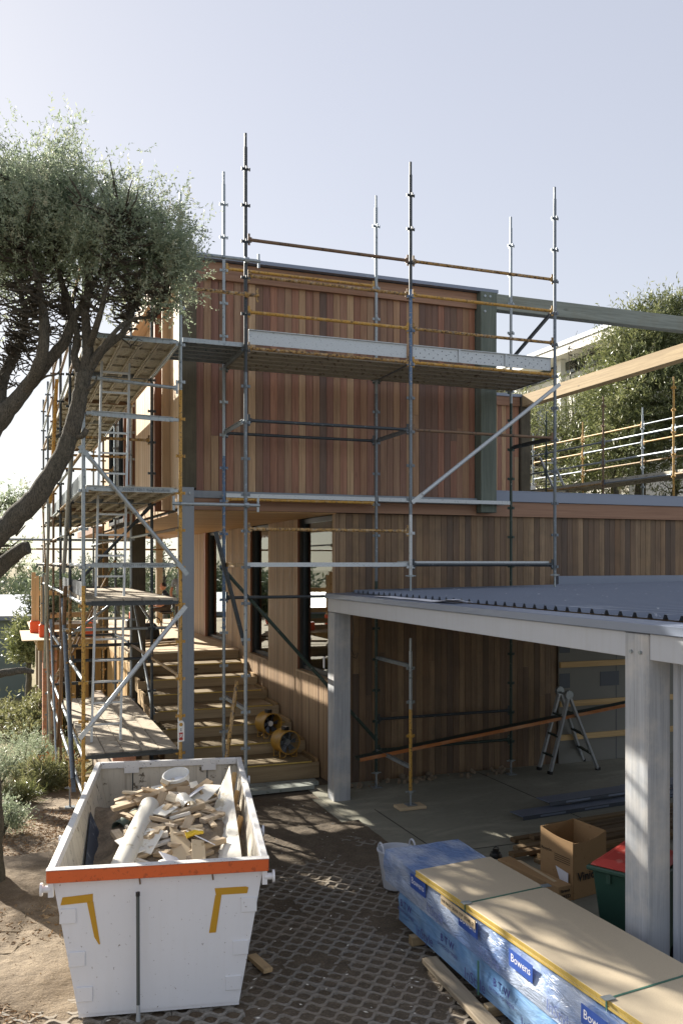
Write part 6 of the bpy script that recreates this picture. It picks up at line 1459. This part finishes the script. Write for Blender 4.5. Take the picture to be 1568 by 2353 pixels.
# low grey neighbouring building at far left
lb_ = P(20, 1480, d=38); nb_ = thing('shed_building', (lb_.x, lb_.y, -3), 'low grey-green building with pale metal roof beyond the garden at left', 'building')
x1 = P(66, 1500, d=38).x
MB().box((x1 - 9, lb_.y, -3.4), (x1, lb_.y + 7, 1.15)).build('wall', 'neighbour_wall', nb_); MB().box((x1 - 9.3, lb_.y - .3, 1.16), (x1 + .3, lb_.y + 7, 1.3)).build('gutter', 'flashing', nb_)
MB().add([(x1 - 9.3, lb_.y - .3, 1.31), (x1 + .3, lb_.y - .3, 1.31), (x1 + .3, lb_.y + 7, 1.95), (x1 - 9.3, lb_.y + 7, 1.95), (x1 - 9.3, lb_.y - .3, 1.35), (x1 + .3, lb_.y - .3, 1.35), (x1 + .3, lb_.y + 7, 2.0), (x1 - 9.3, lb_.y + 7, 2.0)], [(0, 3, 2, 1), (4, 5, 6, 7), (0, 1, 5, 4), (1, 2, 6, 5), (2, 3, 7, 6), (3, 0, 4, 7)]).build('roof', 'neighbour_roof', nb_)

# mid-distance trees seen past the deck and scaffold
MT = [(120, 1385, 46, 50, 30, 'dense grey-green shrub tree beside the grey-green shed'), (60, 1475, 30, 55, 31, 'olive shrub hanging in front of the shed wall'), (205, 1345, 60, 60, 44, 'far grey-green tree seen through the side scaffold'), (375, 1320, 62, 85, 40, 'sparse far tree seen behind the seated worker'), (268, 1330, 46, 62, 47, 'far rounded tree between the deck posts'), (455, 1340, 60, 70, 42, 'far tree seen beyond the deck by the stair wall')]
for i, (x, y, rx, ry, d, lb) in enumerate(MT):
    bb = P(x, HY, d=d); bb.z = gz(bb.x, bb.y); k = d / F; cz = P(x, y, d=d).z
    tree('garden_tree', lb, bb, px_els([(x, y, rx, ry, d, 1.0, 1), (x + rx * .4, y + ry * .3, rx * .7, ry * .7, d, .8, .5), (x - rx * .5, y + ry * .2, rx * .6, ry * .7, d, .8, .5)]), 220 if i != 3 else 90, 2, .5, 10, .17, .05, 'leaf_far' if i != 1 else 'leaf_olive',
         [[(bb, .14), (V(bb.x + .1, bb.y, (bb.z + cz) / 2), .1), (V(bb.x, bb.y, cz + ry * k * .5), .03)], [(V(bb.x + .05, bb.y, (bb.z + cz) / 2 - .3), .07), (V(bb.x + rx * k * .5, bb.y, cz), .03)]], 'mid-distance trees', 40 + i, ntw=70 if i == 3 else 30)

# far wood in the valley: one mass
def far_wood():
    rng = np.random.default_rng(77); C, D_ = [], []
    els = []
    for i in range(150):
        x = rng.uniform(-500, 760); d = rng.uniform(48, 140); top = rng.uniform(1302, 1330) + (140 - d) * .25
        q = P(x, top, d=d); els.append((V(q.x, q.y, q.z - 1.6), (rng.uniform(1.6, 3.2), 1.8, rng.uniform(1.6, 2.6)), 1))
    c = in_ellipsoids(rng, els, 9000, .4); p, d = sprigs(rng, c, 1, .9, 7, .4); o = leaf_mesh('far_wood', p, d, .55, .2, 'leaf_far', None, rng); stuff(o); tag(o, 'hazy grey-green wood filling the valley on the horizon at left', 'wood')
far_wood()

# garden shrubs on the left bank
def shrub(label, x, y, Z, r, h, mat, n, ll=.07, lw=.022, seed=1, per=2, slen=.22, name='garden_shrub', up=.6, dz=0.0):
    bb = P(x, y, Z=Z); bb.z = gz(bb.x, bb.y); rng = np.random.default_rng(seed); t = thing(name, bb, label, 'shrub', 'garden shrubs on the left bank')
    m = MB(); rr = random.Random(seed)
    for k in range(6):
        a = k * 1.05 + rr.random(); limb(m, [(bb, .02), (bb + V(math.cos(a) * r * .4, math.sin(a) * r * .4, h * .5), .013), (bb + V(math.cos(a) * r * .75, math.sin(a) * r * .75, h * .9), .005)], n=5, sub=3, wob=.01, rng=rr)
    m.build('stems', 'twig', t); c = in_ellipsoids(rng, [(bb + V(0, 0, h * .5), (r, r, h * .55), 1), (bb + V(r * .5, 0, h * .35), (r * .6, r * .6, h * .4), .4)], n, .5); p, d = sprigs(rng, c, per, slen, 10, up, tuple(bb)); leaf_mesh('foliage', p, d, ll, lw, mat, t, rng)
shrub('bushy light-green shrub beyond the timber planter edge', 130, 1655, -.9, 1.0, 1.3, 'leaf_light', 260, .13, .05, 1, slen=.3)
shrub('low pale-green shrub at the far left of the garden', 25, 1650, -.9, 1.1, .9, 'leaf_light', 220, .13, .05, 2, slen=.3)
shrub('pale-green shrub between the two other light shrubs', 80, 1668, -.9, .9, .8, 'leaf_light', 170, .13, .05, 7, slen=.3)
shrub('dark needle-leaved shrub in front of the planter at left', 52, 1745, -.35, .75, .75, 'leaf_tea', 300, .07, .012, 3, slen=.35)
shrub('dark needle-leaved shrub cut by the left picture edge', -5, 1770, -.2, .55, .7, 'leaf_tea', 240, .07, .012, 4, slen=.3)
shrub('rust-brown flowering shrub beside the scaffold feet', 120, 1770, -.3, .45, .45, 'leaf_rust', 130, .05, .03, 5)
shrub('bright grassy clump at the foot of the side scaffold', 105, 1790, -.25, .5, .4, 'leaf_light', 150, .22, .016, 6, up=1.2)
shrub('grassy clump behind the scaffold feet', 150, 1735, -.45, .45, .45, 'leaf_light', 130, .22, .016, 8, up=1.2)
shrub('small dark shrub by the tree base at the left edge', 8, 1905, 0, .28, .42, 'leaf_tea', 150, .05, .014, 9, slen=.18)
shrub('low tussock near the timber garden edge', 40, 1815, -.1, .25, .2, 'leaf_olive', 90, .16, .012, 10, up=1.0)

# timber garden edging and brick retaining wall
ge = thing('garden_edging', P(60, 1770, Z=-.15), 'low pine sleeper edging round the left garden bed', 'edging')
a, b_, c_ = P(38, 1772, Z=-.12), P(225, 1757, Z=-.12), P(38, 1815, Z=-.05)
for p, q_ in ((a, b_), (a, c_)): 
    z = min(gz(p.x, p.y), gz(q_.x, q_.y)); MB().bar((p.x, p.y, gz(p.x, p.y) + .05), (q_.x, q_.y, gz(q_.x, q_.y) + .05), .06, .22).build('sleeper', 'pine_x', ge, bevel=.006)
MB().box((a.x - .05, a.y - .05, gz(a.x, a.y) - .1), (a.x + .05, a.y + .05, gz(a.x, a.y) + .22)).build('peg', 'pine_z', ge)
pl = thing('planter_box', P(60, 1660, Z=-.7), 'raised pine planter box further up the left garden', 'planter')
a, b_ = P(-40, 1660, Z=-.8), P(102, 1640, Z=-.8); g0 = gz(b_.x, b_.y)
MB().bar((a.x, a.y, g0 + .22), (b_.x, b_.y, g0 + .22), .06, .5).build('front_board', 'pine_x', pl); MB().bar((b_.x, b_.y, g0 + .22), (b_.x + .6, b_.y + 2.2, g0 + .22), .06, .5).build('side_board', 'pine_y', pl)
MB().bar((a.x, a.y + 1.0, g0 + .3), (b_.x - .3, b_.y + 1.0, g0 + .3), .06, .4).build('divider', 'pine_x', pl); MB().box((a.x, b_.y + .05, g0 - .2), (b_.x, b_.y + 1.8, g0 + .25)).build('soil', 'ground', pl)
bw = thing('brick_wall', (2.0, 14, 0), 'salmon brick retaining wall under the lowest scaffold deck', 'wall')
core_ = MB().box((1.72, 12.62, -.9), (1.9, 19.2, .93)).build('mortar_bed', 'mortar', bw)
for j in range(18):
    for i in range(11 if j > 2 else 6):
        y = 12.62 + i * .25 + (.12 if j % 2 else 0); board('brick', (1.713, y, .86 - j * .086), (1.80, y + .24, .86 - j * .086 + .076), 'brick', bw)

# leaf litter, bark and chips on the ground
def litter():
    rng = np.random.default_rng(3); n = 24000
    X = rng.uniform(-2.2, 1.3, n); Y = rng.uniform(5.2, 14.5, n); keep = (X < .25 + .19 * (Y - 7.3)) | (Y > 11.3); X, Y = X[keep], Y[keep]
    Z = np.array([gz(x, y) for x, y in zip(X, Y)]) + .012 + .02 * (Y < 11.5); p = np.stack([X, Y, Z], 1); d = rng.normal(size=p.shape); d[:, 2] *= .25; d /= np.linalg.norm(d, axis=1, keepdims=True)
    o = leaf_mesh('leaf_litter', p, d, .05, .016, 'litter', None, rng); stuff(o); tag(o, 'dry leaf and bark litter strewn over the sandy ground at left', 'leaf litter')
    n = 380; X = rng.uniform(.5, 4.4, n); Y = rng.uniform(5.3, 12.8, n); p = np.stack([X, Y, np.full(n, .022)], 1); d = rng.normal(size=p.shape); d[:, 2] *= .15; d /= np.linalg.norm(d, axis=1, keepdims=True)
    o = leaf_mesh('wood_chips', p, d, .04, .012, 'plaster_board', None, rng); stuff(o); tag(o, 'pale wood chips scattered over the lattice pavers', 'wood chips')
    m = MB(); rr = random.Random(9)
    for k in range(160):
        x = rr.uniform(-1.8, .9); y = rr.uniform(6.5, 13.5)
        if x > .15 + .19 * (y - 7.3): continue
        a = rr.random() * 6.3; L_ = rr.uniform(.08, .35); z = gz(x, y) + .03; m.tube([(x, y, z), (x + math.cos(a) * L_ * .5, y + math.sin(a) * L_ * .5, z + .015), (x + math.cos(a + .3) * L_, y + math.sin(a + .3) * L_, z)], .005, 4)
    o = stuff(m.build('fallen_twigs', 'bark_warm')); tag(o, 'fallen twigs lying on the sandy ground left of the skip', 'twigs')
litter()
